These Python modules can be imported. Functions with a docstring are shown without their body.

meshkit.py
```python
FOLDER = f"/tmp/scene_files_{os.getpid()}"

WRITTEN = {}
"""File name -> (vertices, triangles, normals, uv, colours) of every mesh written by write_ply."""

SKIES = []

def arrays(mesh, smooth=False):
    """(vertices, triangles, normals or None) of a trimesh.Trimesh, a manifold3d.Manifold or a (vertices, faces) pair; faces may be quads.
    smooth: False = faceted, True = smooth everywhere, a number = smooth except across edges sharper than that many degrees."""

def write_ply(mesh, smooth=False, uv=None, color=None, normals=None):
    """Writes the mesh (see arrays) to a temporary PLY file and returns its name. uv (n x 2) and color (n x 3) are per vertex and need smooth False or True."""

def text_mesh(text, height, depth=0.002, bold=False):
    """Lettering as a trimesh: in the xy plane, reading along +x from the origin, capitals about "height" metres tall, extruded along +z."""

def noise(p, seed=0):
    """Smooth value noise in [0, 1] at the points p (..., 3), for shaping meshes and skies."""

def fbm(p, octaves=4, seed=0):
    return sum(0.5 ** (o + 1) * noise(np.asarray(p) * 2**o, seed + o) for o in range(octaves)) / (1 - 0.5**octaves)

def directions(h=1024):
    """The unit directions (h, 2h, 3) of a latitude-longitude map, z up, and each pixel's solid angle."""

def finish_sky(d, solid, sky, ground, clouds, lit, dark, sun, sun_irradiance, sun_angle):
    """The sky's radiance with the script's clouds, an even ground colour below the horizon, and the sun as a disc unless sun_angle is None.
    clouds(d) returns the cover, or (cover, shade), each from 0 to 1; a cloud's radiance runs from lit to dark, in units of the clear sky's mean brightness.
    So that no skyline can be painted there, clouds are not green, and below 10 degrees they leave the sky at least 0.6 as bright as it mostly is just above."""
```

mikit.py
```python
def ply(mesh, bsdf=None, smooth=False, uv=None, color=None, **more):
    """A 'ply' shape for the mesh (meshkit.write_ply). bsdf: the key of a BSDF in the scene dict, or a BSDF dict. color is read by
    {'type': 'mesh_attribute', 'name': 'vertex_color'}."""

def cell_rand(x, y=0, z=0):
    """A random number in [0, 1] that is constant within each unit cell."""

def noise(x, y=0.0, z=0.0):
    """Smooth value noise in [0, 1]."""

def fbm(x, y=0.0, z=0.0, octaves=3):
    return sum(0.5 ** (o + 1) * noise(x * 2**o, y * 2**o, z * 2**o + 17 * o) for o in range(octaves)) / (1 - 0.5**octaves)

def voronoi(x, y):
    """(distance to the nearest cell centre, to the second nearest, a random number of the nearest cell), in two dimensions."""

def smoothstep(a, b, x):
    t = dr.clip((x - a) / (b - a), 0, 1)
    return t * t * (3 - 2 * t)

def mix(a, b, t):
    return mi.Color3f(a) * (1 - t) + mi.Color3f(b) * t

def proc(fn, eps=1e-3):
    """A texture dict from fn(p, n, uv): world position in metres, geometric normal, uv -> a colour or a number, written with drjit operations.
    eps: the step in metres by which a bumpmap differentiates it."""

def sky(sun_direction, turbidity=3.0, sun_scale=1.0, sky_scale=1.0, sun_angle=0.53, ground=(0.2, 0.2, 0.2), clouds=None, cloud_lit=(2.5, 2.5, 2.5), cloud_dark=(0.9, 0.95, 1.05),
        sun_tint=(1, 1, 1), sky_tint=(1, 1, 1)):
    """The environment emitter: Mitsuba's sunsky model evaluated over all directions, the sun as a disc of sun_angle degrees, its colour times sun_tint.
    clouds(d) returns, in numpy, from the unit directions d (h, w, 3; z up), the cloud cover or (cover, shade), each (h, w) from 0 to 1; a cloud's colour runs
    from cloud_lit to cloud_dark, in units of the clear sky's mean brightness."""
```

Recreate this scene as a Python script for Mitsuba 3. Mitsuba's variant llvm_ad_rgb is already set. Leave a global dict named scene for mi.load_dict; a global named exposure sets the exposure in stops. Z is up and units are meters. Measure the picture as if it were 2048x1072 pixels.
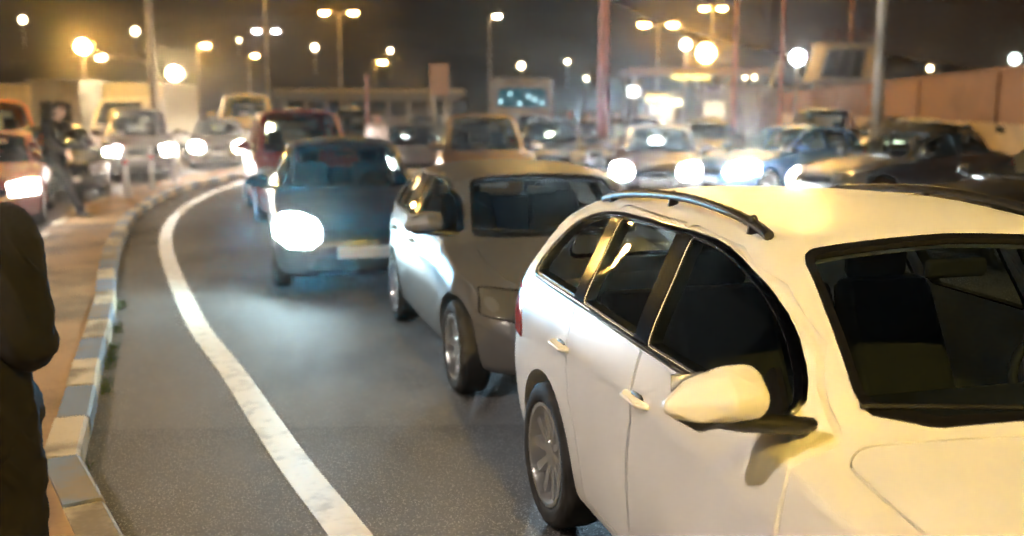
import math
import numpy as np, trimesh, mitsuba as mi, manifold3d as m3, mikit, meshkit
from shapely.geometry import Polygon, LineString, Point
from shapely.geometry import box as sbox
from scipy.interpolate import CubicSpline, PchipInterpolator as Pchip
from mikit import proc, fbm, noise, mix, smoothstep, voronoi
import drjit as dr

T = mi.ScalarTransform4f
R = np.random.default_rng(7)
# ------------------------------------------------------------------ camera, sky, exposure
exposure = 7.0
CAM_Z, PITCH, F = 1.82, math.radians(9.17), 2000.0
scene, labels = {}, {}
scene['camera'] = dict(type='thinlens', fov=2 * math.degrees(math.atan(1024 / F)), fov_axis='x', aperture_radius=0.011, focus_distance=3.4,
                       near_clip=0.05, far_clip=3000.0,
                       to_world=T().look_at(origin=[0, 0, CAM_Z], target=[0, math.cos(PITCH), CAM_Z - math.sin(PITCH)], up=[0, 0, 1]),
                       medium={'type': 'ref', 'id': 'haze_air'})
scene['haze_air'] = dict(type='homogeneous', albedo={'type': 'rgb', 'value': [0.95, 0.86, 0.74]}, sigma_t=0.0008,
                         phase={'type': 'hg', 'g': 0.96})
scene['sky'] = {**mikit.sky((0.35, 0.9, 0.12), turbidity=4, sun_scale=0.0, sky_scale=0.003 * 2.0 ** (3 - exposure), sky_tint=(0.9, 0.66, 0.95), ground=(0.1, 0.09, 0.08)), 'sampling_weight': 2.0}
labels['sky'] = {'label': 'dark purple night sky over the road', 'kind': 'structure'}

# ------------------------------------------------------------------ materials
def ref(k): return {'type': 'ref', 'id': k}
def rgb(*c): return {'type': 'rgb', 'value': list(map(float, c))}
def mat(key, color, rough=0.5, **kw):
    bc = color if isinstance(color, dict) else rgb(*color)
    scene[key] = dict(type='twosided', bsdf=dict(type='principled', base_color=bc, roughness=rough, **kw))
def paint(key, c, metal=0.0, rough=0.3):
    def fn(p, n, uv):   # thin road dust, thicker low down
        d = fbm(p.x * 2.1, p.y * 2.1, p.z * 2.1, 3)
        low = smoothstep(0.75, 0.2, p.z) * 0.35
        return mix(c, (0.16, 0.14, 0.12), dr.clip((d - 0.45) * 0.25 + low * d, 0, 0.5))
    mat(key, proc(fn), rough, metallic=metal, clearcoat=1.0, clearcoat_gloss=0.8, specular=0.6)
paint('paint_white', (0.74, 0.73, 0.71))
paint('paint_silver', (0.15, 0.15, 0.155), 0.35, 0.38)
paint('paint_navy', (0.008, 0.014, 0.032), 0.0)
paint('paint_black', (0.010, 0.010, 0.012))
paint('paint_maroon', (0.16, 0.022, 0.02))
paint('paint_gold', (0.20, 0.12, 0.06), 0.35, 0.35)
paint('paint_blue', (0.02, 0.07, 0.20))
paint('paint_grey', (0.10, 0.10, 0.105), 0.2)
paint('paint_yellow', (0.62, 0.45, 0.10))
paint('paint_orange', (0.50, 0.13, 0.05))
mat('black_trim', (0.012, 0.012, 0.013), 0.35)
mat('gloss_black', (0.008, 0.008, 0.009), 0.12)
mat('rubber', proc(lambda p, n, uv: mix((0.013, 0.013, 0.013), (0.04, 0.037, 0.034), fbm(p.x * 9, p.y * 9, p.z * 9))), 0.8)
mat('alloy', (0.55, 0.56, 0.58), 0.28, metallic=0.8)
mat('chrome', (0.75, 0.75, 0.76), 0.1, metallic=1.0)
mat('cabin', (0.014, 0.014, 0.015), 0.7)
mat('seat_cloth', (0.025, 0.024, 0.026), 0.85)
mat('plate_white', (0.5, 0.5, 0.5), 0.4)
mat('ink', (0.01, 0.01, 0.01), 0.5)
mat('lamp_lens', (0.45, 0.44, 0.42), 0.10, metallic=0.8, clearcoat=1.0)
mat('amber_lens', (0.6, 0.2, 0.02), 0.12)
mat('red_lens', (0.35, 0.015, 0.012), 0.12)
scene['glass'] = dict(type='thindielectric', int_ior=1.52, specular_transmittance=rgb(0.58, 0.66, 0.67))
def galv(c):
    return proc(lambda p, n, uv: mix(c, tuple(0.55 * x for x in c), smoothstep(0.4, 0.75, fbm(p.x * 6, p.y * 6, p.z * 1.3))))
mat('pole_steel', galv((0.34, 0.32, 0.30)), 0.5, metallic=0.2)
mat('pole_red', galv((0.42, 0.20, 0.17)), 0.5)
mat('lamp_shell', (0.18, 0.18, 0.18), 0.4)
def asphalt(p, n, uv):
    big = fbm(p.x * 0.35, p.y * 0.35, 0.0, 3)
    v1, v2, w = voronoi(p.x * 95, p.y * 95)
    near = smoothstep(0.55, 0.95, w) * smoothstep(0.45, 0.2, v1)
    grain = noise(p.x * 160, p.y * 160)
    _, _, cell = voronoi(p.x * 0.22 + 3.0, p.y * 0.16)
    tone = 0.100 + 0.045 * (cell - 0.5) + 0.09 * (big - 0.5) + 0.05 * (grain - 0.5)
    tyre = smoothstep(0.5, 0.8, fbm(p.x * 0.9, p.y * 0.16, 3.0, 2)) * 0.02
    stain = smoothstep(0.62, 0.8, fbm(p.x * 0.8 + 9.0, p.y * 0.5, 5.0, 4)) * 0.055
    e1, e2, _ = voronoi(p.x * 0.35 + 0.25 * noise(p.x * 2, p.y * 2), p.y * 0.35 + 0.25 * noise(p.x * 2 + 7, p.y * 2))
    crack = smoothstep(0.02, 0.006, e2 - e1) * smoothstep(0.45, 0.6, noise(p.x * 0.4, p.y * 0.4, 8.0)) * 0.06
    c = mi.Color3f(1.05, 1.0, 0.94) * dr.maximum(tone - tyre - stain - crack, 0.022)
    return mix(c, (0.42, 0.40, 0.38), near * 0.75)
scene['asphalt'] = dict(type='twosided', bsdf=dict(type='bumpmap', arbitrary=proc(lambda p, n, uv: 0.004 * noise(p.x * 90, p.y * 90) + 0.002 * noise(p.x * 230, p.y * 230), eps=2e-3), scale=1.0,
                        bsdf=dict(type='principled', base_color=proc(asphalt), roughness=0.68, specular=0.35)))
def worn(c, dirt, k=3.0, lo=0.45, hi=0.8):
    def fn(p, n, uv):
        d = fbm(p.x * k, p.y * k, p.z * k, 4)
        f = noise(p.x * 60, p.y * 60, p.z * 60)
        return mix(c, dirt, dr.clip(smoothstep(lo, hi, d) + 0.25 * (f - 0.5), 0, 1))
    return proc(fn)
mat('line_paint', worn((0.64, 0.60, 0.52), (0.46, 0.43, 0.37), 14.0, 0.42, 0.85), 0.5)
mat('kerb_white', worn((0.46, 0.40, 0.30), (0.17, 0.14, 0.10), 3.4, .40, .68), 0.7)
mat('kerb_blue', worn((0.13, 0.18, 0.26), (0.20, 0.165, 0.12), 3.1, .42, .70), 0.7)
mat('paving', worn((0.33, 0.21, 0.11), (0.14, 0.095, 0.055), 1.6, 0.35, 0.75), 0.8)
mat('earth', worn((0.10, 0.085, 0.07), (0.05, 0.045, 0.04), 0.2), 0.9)
mat('hill_earth', worn((0.09, 0.07, 0.055), (0.035, 0.032, 0.028), 0.03), 0.95)
mat('wall_brown', worn((0.22, 0.125, 0.088), (0.15, 0.09, 0.065), 0.5), 0.85)
mat('wall_cream', worn((0.46, 0.36, 0.25), (0.26, 0.20, 0.14), 0.7), 0.85)
mat('plaster', worn((0.50, 0.44, 0.35), (0.32, 0.28, 0.22), 0.6), 0.85)
mat('metal_grey', worn((0.24, 0.24, 0.26), (0.15, 0.15, 0.165), 0.8), 0.5)
mat('dark_window', (0.01, 0.012, 0.016), 0.1)
mat('sign_back', (0.24, 0.15, 0.11), 0.6)
mat('leaf', (0.05, 0.09, 0.025), 0.7)
mat('cloth_black', worn((0.005, 0.0045, 0.0045), (0.009, 0.008, 0.008), 6.0), 0.95)
mat('cloth_grey', (0.006, 0.0055, 0.006), 0.9)
mat('cloth_jeans', (0.03, 0.04, 0.07), 0.9)
mat('cloth_pale', (0.45, 0.38, 0.36), 0.9)
mat('skin', (0.32, 0.19, 0.13), 0.6)
mat('hair', (0.012, 0.010, 0.009), 0.6)
mat('shoe', (0.02, 0.018, 0.017), 0.5)

# ------------------------------------------------------------------ scene helpers
used = {}
def numbered(base):
    n = used.get(base, 0); used[base] = n + 1
    return base if n == 0 else f'{base}_{n:03d}'
def thing(name, label, cat, group=None, kind=None):
    k = numbered(name)
    d = {'label': label}
    if cat: d['category'] = cat
    if group: d['group'] = group
    if kind: d['kind'] = kind
    labels[k] = d
    return k
def part(parent, name, shape, M=None, label=None, kind=None, **extra):
    k = numbered(parent + '__' + name)
    d = {**shape, **extra}
    if M is not None: d['to_world'] = M
    scene[k] = d
    if label or kind:
        labels[k] = {a: b for a, b in (('label', label), ('kind', kind)) if b}
    return k
def single(name, shape, label, cat=None, M=None, group=None, kind=None, **extra):
    k = thing(name, label, cat, group, kind)
    d = {**shape, **extra}
    if M is not None: d['to_world'] = M
    scene[k] = d
    return k
def place(x, y, z=0.0, deg=0.0, s=1.0): return T().translate([x, y, z]).rotate([0, 0, 1], deg).scale(s)
def tri(mesh):
    if isinstance(mesh, m3.Manifold):
        m = mesh.to_mesh(); return trimesh.Trimesh(np.array(m.vert_properties[:, :3], float), np.array(m.tri_verts), process=False)
    return mesh
def cat(*ms): return trimesh.util.concatenate([tri(m) for m in ms])
def man(t):
    t = tri(t); return m3.Manifold(m3.Mesh(np.asarray(t.vertices, np.float32), np.asarray(t.faces, np.uint32)))
def bx(x0, x1, y0, y1, z0, z1): return m3.Manifold.cube([x1 - x0, y1 - y0, z1 - z0]).translate([x0, y0, z0])
def rbox(x0, x1, y0, y1, z0, z1, r=0.02, n=8):
    s = m3.Manifold.sphere(r, n)
    return m3.Manifold.batch_hull([s.translate([x, y, z]) for x in (x0 + r, x1 - r) for y in (y0 + r, y1 - r) for z in (z0 + r, z1 - r)])
def hull(pts, n=12): return m3.Manifold.batch_hull([m3.Manifold.sphere(r, n).translate(list(p)) for p, r in pts])
def cross(poly):
    rings = []
    for g in (poly.geoms if hasattr(poly, 'geoms') else [poly]):
        if g.is_empty or g.geom_type != 'Polygon': continue
        rings.append(np.array(g.exterior.coords)[:-1]); rings += [np.array(i.coords)[:-1] for i in g.interiors]
    return m3.CrossSection([r for r in rings], m3.FillRule.EvenOdd)
def prism(poly, axis, a, b):
    e = m3.Manifold.extrude(cross(poly), b - a)
    if axis == 'z': return e.translate([0, 0, a])
    if axis == 'y': return e.transform([[1, 0, 0, 0], [0, 0, 1, a], [0, 1, 0, 0]])
    return e.transform([[0, 0, 1, a], [1, 0, 0, 0], [0, 1, 0, 0]])
def soft(pts, r=0.04):
    p = Polygon(pts).buffer(0)
    return p.buffer(-r).buffer(2 * r, 6).buffer(-r, 6).simplify(0.002)
def tube(pts, rad, n=10):
    pts = np.asarray(pts, float); rad = np.broadcast_to(rad, len(pts))
    d = np.gradient(pts, axis=0); d /= np.linalg.norm(d, axis=1, keepdims=True)
    ref_ = np.eye(3)[np.argmin(np.abs(d).max(0))]
    V = []
    for p, t, r in zip(pts, d, rad):
        a = np.cross(t, ref_); a /= np.linalg.norm(a); b = np.cross(t, a)
        an = np.arange(n) * 2 * math.pi / n
        V.append(p + r * (np.cos(an)[:, None] * a + np.sin(an)[:, None] * b))
    k = len(pts); V = np.vstack(V + [pts[:1], pts[-1:]]); Fc = []
    for i in range(k - 1):
        for j in range(n):
            a, b, c, e = i * n + j, i * n + (j + 1) % n, (i + 1) * n + (j + 1) % n, (i + 1) * n + j
            Fc += [[a, c, b], [a, e, c]]
    for j in range(n):
        Fc += [[k * n, j, (j + 1) % n], [k * n + 1, (k - 1) * n + (j + 1) % n, (k - 1) * n + j]]
    t = trimesh.Trimesh(V, Fc, process=False)
    if t.volume < 0: t.invert()
    return t
def revolve(prof, n=40, axis='y'):
    """prof: (radius, along) pairs, a closed loop when first equals last; axis of the wheel along y"""
    prof = np.asarray(prof, float); an = np.arange(n) * 2 * math.pi / n
    V = np.stack([np.outer(prof[:, 0], np.cos(an)), np.repeat(prof[:, 1:2], n, 1), np.outer(prof[:, 0], np.sin(an))], -1).reshape(-1, 3)
    Fc = []
    for i in range(len(prof) - 1):
        for j in range(n):
            a, b, c, e = i * n + j, i * n + (j + 1) % n, (i + 1) * n + (j + 1) % n, (i + 1) * n + j
            Fc += [[a, b, c], [a, c, e]]
    if axis == 'z': V = V[:, [0, 2, 1]]
    return trimesh.Trimesh(V, Fc, process=False)
KE = 2.0 ** (3 - exposure)     # lamp radiances below are written for an exposure of 3 stops
def em(color, power=1.0, weight=.05): return dict(type='area', radiance=rgb(*[power * KE * c for c in color]), sampling_weight=weight)

# ------------------------------------------------------------------ cars
K_CAR, K_BEAM = .05, .07
def tri_center(shape): return meshkit.WRITTEN[shape['filename']][0].mean(0)
class Spec:
    """A car's proportions in metres: x forward from the rear axle, y to its left, z up."""
    def __init__(s, wb=2.58, fo=0.88, ro=1.08, hw=0.885, H=1.48, r=0.315, belt=0.96, cowl=2.05, head=1.12, zcowl=0.985, nose=0.70,
                 tail=((0.0, 0.60), (0.03, 0.74), (0.09, 0.94), (0.19, 1.14), (0.31, 1.31), (0.42, 1.39)), crest=0.6, deck=None, yr=0.67, **k):
        s.__dict__.update(locals()); s.__dict__.update(k); s.xf, s.xr = wb + fo, -ro
        xf, xr = s.xf, s.xr
        zt = [(xr + a, b) for a, b in tail] + [(xr + tail[-1][0] + 0.28, H - 0.035), (crest, H), (head - 0.28, H - 0.018), (head, H - 0.055)]
        n = cowl - head
        zt += [(head + n * q, (H - 0.055) + (zcowl - H + 0.055) * (q ** s.__dict__.get('wp', 1.04) * 0.96 + 0.02)) for q in (0.22, 0.5, 0.78)] + [(cowl, zcowl), (cowl + 0.14, zcowl - 0.03)]
        zt += [(cowl + 0.14 + (xf - 0.3 - cowl - 0.14) * 0.55, zcowl - 0.03 + (nose + 0.09 - zcowl + 0.03) * 0.42), (xf - 0.3, nose + 0.09), (xf - 0.13, nose), (xf - 0.035, nose - 0.1), (xf, nose - 0.2)]
        f = lambda q: Pchip(*np.array(q, float).T)
        s.zt = f(zt)
        s.w = f([(xr, .70 * hw), (xr + .07, .85 * hw), (xr + .25, .935 * hw), (xr + .6, .98 * hw), (wb * .4, hw), (wb, .995 * hw), (xf - .5, .96 * hw), (xf - .25, .88 * hw), (xf - .08, .74 * hw), (xf, .6 * hw)])
        s.zs = f([(xr, tail[0][1] - .07), (xr + .1, belt - .12), (xr + .45, belt), (wb * .35, belt - .01), (cowl, s.__dict__.get('bfront', belt - .06)), (wb + .1, zcowl - .15), (xf - .3, nose - .02), (xf - .1, nose - .12), (xf, nose - .27)])
        s.zb = f([(xr, .38), (xr + .15, .27), (xr + .5, .2), (xf - .6, .19), (xf - .1, .22), (xf, .28)])
        s.ye = f([(xr, .60 * hw), (xr + .12, .70 * hw), (xr + tail[-1][0], yr * hw), (head, yr * hw + .01), (cowl, .775 * hw), (cowl + .4, .80 * hw), (xf - .5, .76 * hw), (xf - .2, .66 * hw), (xf, .48 * hw)])
        s.cr = f([(xr, .04), (xr + tail[-1][0], .075), (crest, .05), (head, .05), (cowl, .045), (xf - .5, .05), (xf, .035)])
    def ring(s, x):
        w, zs, zb, zt, ye, c = (float(q(x)) for q in (s.w, s.zs, s.zb, s.zt, s.ye, s.cr))
        zs = min(zs, zt - c - 0.03); h = zs - zb; ze = max(zt - c, zs + 0.02)
        k = min(1.0, (ze - zs) / 0.12)
        ye = min(ye, .92 * w)
        c7 = (.5 * (.925 * w + ye + .035) + .012 * k, .5 * (zs + ze))
        P = np.array([(0, zb), (.80 * w, zb), (.945 * w, zb + .08 * h), (.985 * w, zb + .27 * h), (w, zb + .52 * h), (.990 * w, zb + .70 * h), (.992 * w, zb + .78 * h), (.945 * w, zs), c7,
                      (ye + .035 * k, ze - .028 * k), (ye - .07, ze + .35 * c), (.5 * ye, zt - .18 * c), (0, zt)])
        t = np.arange(len(P)); q = np.linspace(0, len(P) - 1, s.ns)
        return np.stack([Pchip(t, P[:, 0])(q), Pchip(t, P[:, 1])(q)], 1)
    ns, nx = 45, 96
    def surface(s):
        u = np.linspace(0, 1, s.nx); u = .45 * u + .55 * (.5 - .5 * np.cos(math.pi * u))
        xs = s.xr + (s.xf - s.xr) * u
        V = []
        for x in xs:
            a = s.ring(x); b = a[1:-1][::-1] * [-1, 1]
            r = np.vstack([a, b]); V.append(np.c_[np.full(len(r), x), r])
        n = len(V[0]); V = np.vstack(V)
        ends = np.array([[s.xr - .004, 0, V[:n, 2].mean()], [s.xf + .004, 0, V[-n:, 2].mean()]])
        Fc = []
        i, j = np.meshgrid(np.arange(len(xs) - 1), np.arange(n), indexing='ij'); i, j = i.ravel(), j.ravel()
        a, b, c, e = i * n + j, i * n + (j + 1) % n, (i + 1) * n + (j + 1) % n, (i + 1) * n + j
        Fc = np.vstack([np.c_[a, e, c], np.c_[a, c, b]])
        j = np.arange(n); L = len(V)
        Fc = np.vstack([Fc, np.c_[np.full(n, L), j, (j + 1) % n], np.c_[np.full(n, L + 1), (len(xs) - 1) * n + (j + 1) % n, (len(xs) - 1) * n + j]])
        t = trimesh.Trimesh(np.vstack([V, ends]), Fc, process=False)
        if t.volume < 0: t.invert()
        return t

def sheet(solid, tool, sgn=None):
    """the part of the solid's own skin inside the tool, as one open sheet"""
    o = solid.as_original(); ident = o.original_id(); m = (o ^ tool).to_mesh()
    f = np.array(m.tri_verts); idx = np.array(m.run_index) // 3; keep = np.zeros(len(f), bool)
    for k, r in enumerate(m.run_original_id):
        if r == ident: keep[idx[k]:idx[k + 1]] = True
    t = trimesh.Trimesh(np.array(m.vert_properties[:, :3], float), f[keep], process=False)
    t.remove_unreferenced_vertices(); return t

def wheel_meshes(r, spokes=10, wd=0.2):
    h, q = wd / 2, r * 0.70
    tyre = revolve([(q, -h * .8), (q + .02, -h * .97), (r - .035, -h), (r - .008, -h * .85), (r, -h * .5), (r, h * .5), (r - .008, h * .85), (r - .035, h), (q + .02, h * .97), (q, h * .8), (q, -h * .8)], 48)
    rim = [revolve([(q + .004, h * .80), (q + .004, h * .94), (q - .012, h * .94), (q - .03, h * .6), (q - .035, -h * .6), (q - .01, -h * .6), (q + .004, h * .80)], 48)]
    for i in range(spokes):
        a = 2 * math.pi * i / spokes
        d, t = np.array([math.cos(a), math.sin(a)]), np.array([-math.sin(a), math.cos(a)])
        P = [(0.045, .013, .62), (q - .02, .021, .72)]
        b = []
        for rr, hw_, yy in P:
            for sg in (-1, 1):
                for y in (h * yy - .03, h * yy):
                    k = d * rr + t * sg * hw_ * (1 if y > h * yy - .01 else 1.25); b.append((k[0], y, k[1]))
        rim.append(tri(m3.Manifold.hull_points(np.array(b, np.float32))))
    hub = revolve([(0.001, h * .72), (.05, h * .70), (.062, h * .6), (.062, h * .1), (.001, h * .1)], 24)
    disc = revolve([(.001, -h * .1), (q - .05, -h * .1), (q - .05, -h * .2), (.001, -h * .2)], 32)
    back = revolve([(.001, -h * .55), (q - .005, -h * .55), (q - .005, -h * .65), (.001, -h * .65)], 32)
    return dict(tyre=tyre, rim=cat(*rim), hub=hub, brake_disc=disc, backing=back)
WHEELS = {}
def wheel_set(r, spokes):
    k = (r, spokes)
    if k not in WHEELS:
        w = wheel_meshes(r, spokes)
        WHEELS[k] = dict(tyre=mikit.ply(w['tyre'], 'rubber', smooth=50), rim=mikit.ply(w['rim'], 'alloy', smooth=35), hub=mikit.ply(w['hub'], 'alloy', smooth=35),
                         brake_disc=mikit.ply(w['brake_disc'], 'pole_steel', smooth=35), backing=mikit.ply(w['backing'], 'black_trim', smooth=35))
    return WHEELS[k]

def build_car(s, detail=2):
    """{part name: [(mesh, bsdf key or None for the body colour, smooth)]} in car coordinates"""
    s.ns, s.nx = ((56, 120), (45, 84), (34, 56))[2 - detail]
    base = s.surface(); base.fix_normals(); N = base.vertex_normals
    memo = {}
    def off(d):
        if d not in memo: memo[d] = man(trimesh.Trimesh(base.vertices + N * d, base.faces, process=False))
        return memo[d]
    B, Bi, G = off(0), off(-.035), off(-.007)
    arch = [m3.Manifold.cylinder(.5, s.r + .045, circular_segments=48, center=True).rotate([90, 0, 0]).translate([x, y, s.r + .01]) for x in (0, s.wb) for y in (-(s.hw - .03), s.hw - .03)]
    arches = m3.Manifold.batch_boolean(arch, m3.OpType.Add)
    wells = m3.Manifold.batch_boolean([m3.Manifold.cylinder(.46, s.r + .075, circular_segments=32, center=True).rotate([90, 0, 0]).translate([x, y, s.r + .01]) for x in (0, s.wb) for y in (-(s.hw - .03), s.hw - .03)], m3.OpType.Add)
    van = s.__dict__.get('van', False)
    cav = (Bi ^ bx(s.xr + .12, s.cowl + .05, -2, 2, .42, 3)) - wells
    S = (B - cav) - arches
    out = {}
    def add(name, mesh, m, smooth=28): out.setdefault(name, []).append((mesh, m, smooth))
    skins = {}
    def applique(poly, axis, a, b, up=.004, down=-.012):
        if (up, down) not in skins: skins[up, down] = off(up) - off(down)
        return skins[up, down] ^ prism(poly, axis, a, b)
    # glazed band in side view
    D = s.dlo; pil = s.pillars
    D = np.array(D); up_ = D[D[:, 1] > s.belt + .08]; k0 = len(D) - len(up_)
    chain = np.vstack([D[k0 - 1:], D[:1]]); tt = np.r_[0, np.cumsum(np.linalg.norm(np.diff(chain, axis=0), axis=1))]
    cs_ = CubicSpline(tt, chain); band = soft(np.vstack([D[1:k0], cs_(np.linspace(0, tt[-1], 50))[1:-1], D[:1]]), .025)
    panes, left = [], band
    xs_ = [-9] + [p for p in pil] + [(9, 9)]
    cuts = []
    for (xb, xt) in pil: cuts.append(LineString([(xb, D[0][1] - .2), (xt, s.H + .1)]).buffer(s.__dict__.get('pw', .04)))
    for c in cuts: left = left.difference(c)
    panes = [soft(np.array(g.buffer(-.003).exterior.coords), .015) for g in (left.geoms if hasattr(left, 'geoms') else [left])]
    solid_side = m3.Manifold()
    for sg in (-1, 1):
        a, b = (-2, -.25) if sg < 0 else (.25, 2)
        for g in sorted(panes, key=lambda g: -g.centroid.x):
            S = S - prism(g, 'y', a, b)
            if detail: add('side_window', sheet(G, prism(g.buffer(.012), 'y', a, b)), 'glass', True)
            else: add('side_window', sheet(G, prism(g.buffer(.012), 'y', a, b)), 'glass', True)
        pan = band
        for g in panes: pan = pan.difference(g.buffer(.002))
        if detail == 2:
            for g in panes:
                add('window_seal', (off(-.003) - off(-.046)) ^ prism(g.buffer(.001).difference(g.buffer(-.006)), 'y', a, b), 'black_trim')
        add('pillar_trim', applique(pan, 'y', a, b, .0025, -.01), 'gloss_black')
        if detail == 2:
            add('window_trim', applique(band.buffer(.014).difference(band.buffer(.001)), 'y', a, b, .007, -.01), 'chrome')
    # windscreen and rear window
    ws = s.ws
    wsp = soft(ws, .05)
    wst = prism(wsp, 'z', s.zcowl - .12, 3)
    S = S - (wst - prism(Polygon([(s.xr, -2), (s.head - .06, -2), (s.head - .06, 2), (s.xr, 2)]), 'z', 0, 3))
    add('windscreen', sheet(G, prism(wsp.buffer(.012), 'z', s.zcowl - .12, 3)), 'glass', True)
    add('windscreen_trim', applique(wsp.buffer(.007).difference(wsp.buffer(-.02)), 'z', s.zcowl - .15, 3, .003, -.012), 'gloss_black')
    if s.__dict__.get('rw'):
        rwp = soft(s.rw, .06)
        ax, a, b = s.rwax
        S = S - prism(rwp, ax, a, b)
        add('rear_window', sheet(G, prism(rwp.buffer(.012), ax, a, b)), 'glass', True)
        add('rear_window_trim', applique(rwp.buffer(.012).difference(rwp.buffer(-.022)), ax, a, b, .003, -.01), 'gloss_black')
    # lamps and front
    hl = s.hl
    for sg in (-1, 1):
        g = Polygon([(sg * y, z) for y, z in hl]).buffer(-.015).buffer(.03, 5).buffer(-.015)
        add('headlight', applique(g, 'x', s.xf - .55, s.xf + .1, .005, -.015), 'lamp_lens')
        add('headlight_surround', applique(g.buffer(.008).difference(g.buffer(-.001)), 'x', s.xf - .55, s.xf + .1, .0025, -.015), 'black_trim')
        c_ = np.array(hl).mean(0)
        for dy in (-.085, .09): add('reflector', applique(Point(sg * (c_[0] + dy), c_[1] + .005).buffer(.045 if dy < 0 else .036), 'x', s.xf - .55, s.xf + .1, .007, -.01), 'alloy')
        t = Polygon([(sg * y, z) for y, z in s.tl]).buffer(-.01).buffer(.02, 4).buffer(-.01)
        add('tail_light', applique(t, 'x', s.xr - .1, s.xr + .42, .006, -.012), 'red_lens')
    gr = soft(s.grille, .03); add('grille', applique(gr, 'x', s.xf - .3, s.xf + .1, .003, -.012), 'gloss_black')
    lo = soft([(-.5, .27), (.5, .27), (.46, .40), (-.46, .40)], .03); add('air_intake', applique(lo, 'x', s.xf - .3, s.xf + .1, .003, -.012), 'black_trim')
    zz = float(np.clip(s.nose - .27, .42, .6))
    add('number_plate', rbox(s.xf - .006, s.xf + .018, -.26, .26, zz - .055, zz + .055, .005, 6), 'plate_white', 20)
    zr = s.__dict__.get('rplate', .72)
    xr_ = float(np.interp(zr, [q[1] for q in s.tail], [q[0] for q in s.tail])) + s.xr
    add('number_plate', rbox(xr_ - .022, xr_ + .01, -.26, .26, zr - .055, zr + .055, .005, 6), 'plate_white', 20)
    # doors and bonnet split off the shell, with real gaps
    if detail:
        gap = .005
        for sg in (-1, 1):
            a, b = (-2, -.45) if sg < 0 else (.45, 2)
            for d in s.doors:
                p = soft(d, .03); pr = prism(p.buffer(-gap), 'y', a, b)
                door = (S ^ pr) - m3.Manifold.cube([.01, .01, .01])
                S = S - prism(p.buffer(gap * .3), 'y', a, b)
                add('door', door, None)
        hp = soft(s.hood, .06)
        hz = prism(hp.buffer(-gap), 'z', s.nose - .12, 2)
        h_ = (B - off(-.03)) ^ hz
        S = S - (prism(hp.buffer(gap * .3), 'z', s.nose - .12, 2) - off(-.03))
        add('bonnet', h_, None)
    add('body', S, None)
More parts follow.
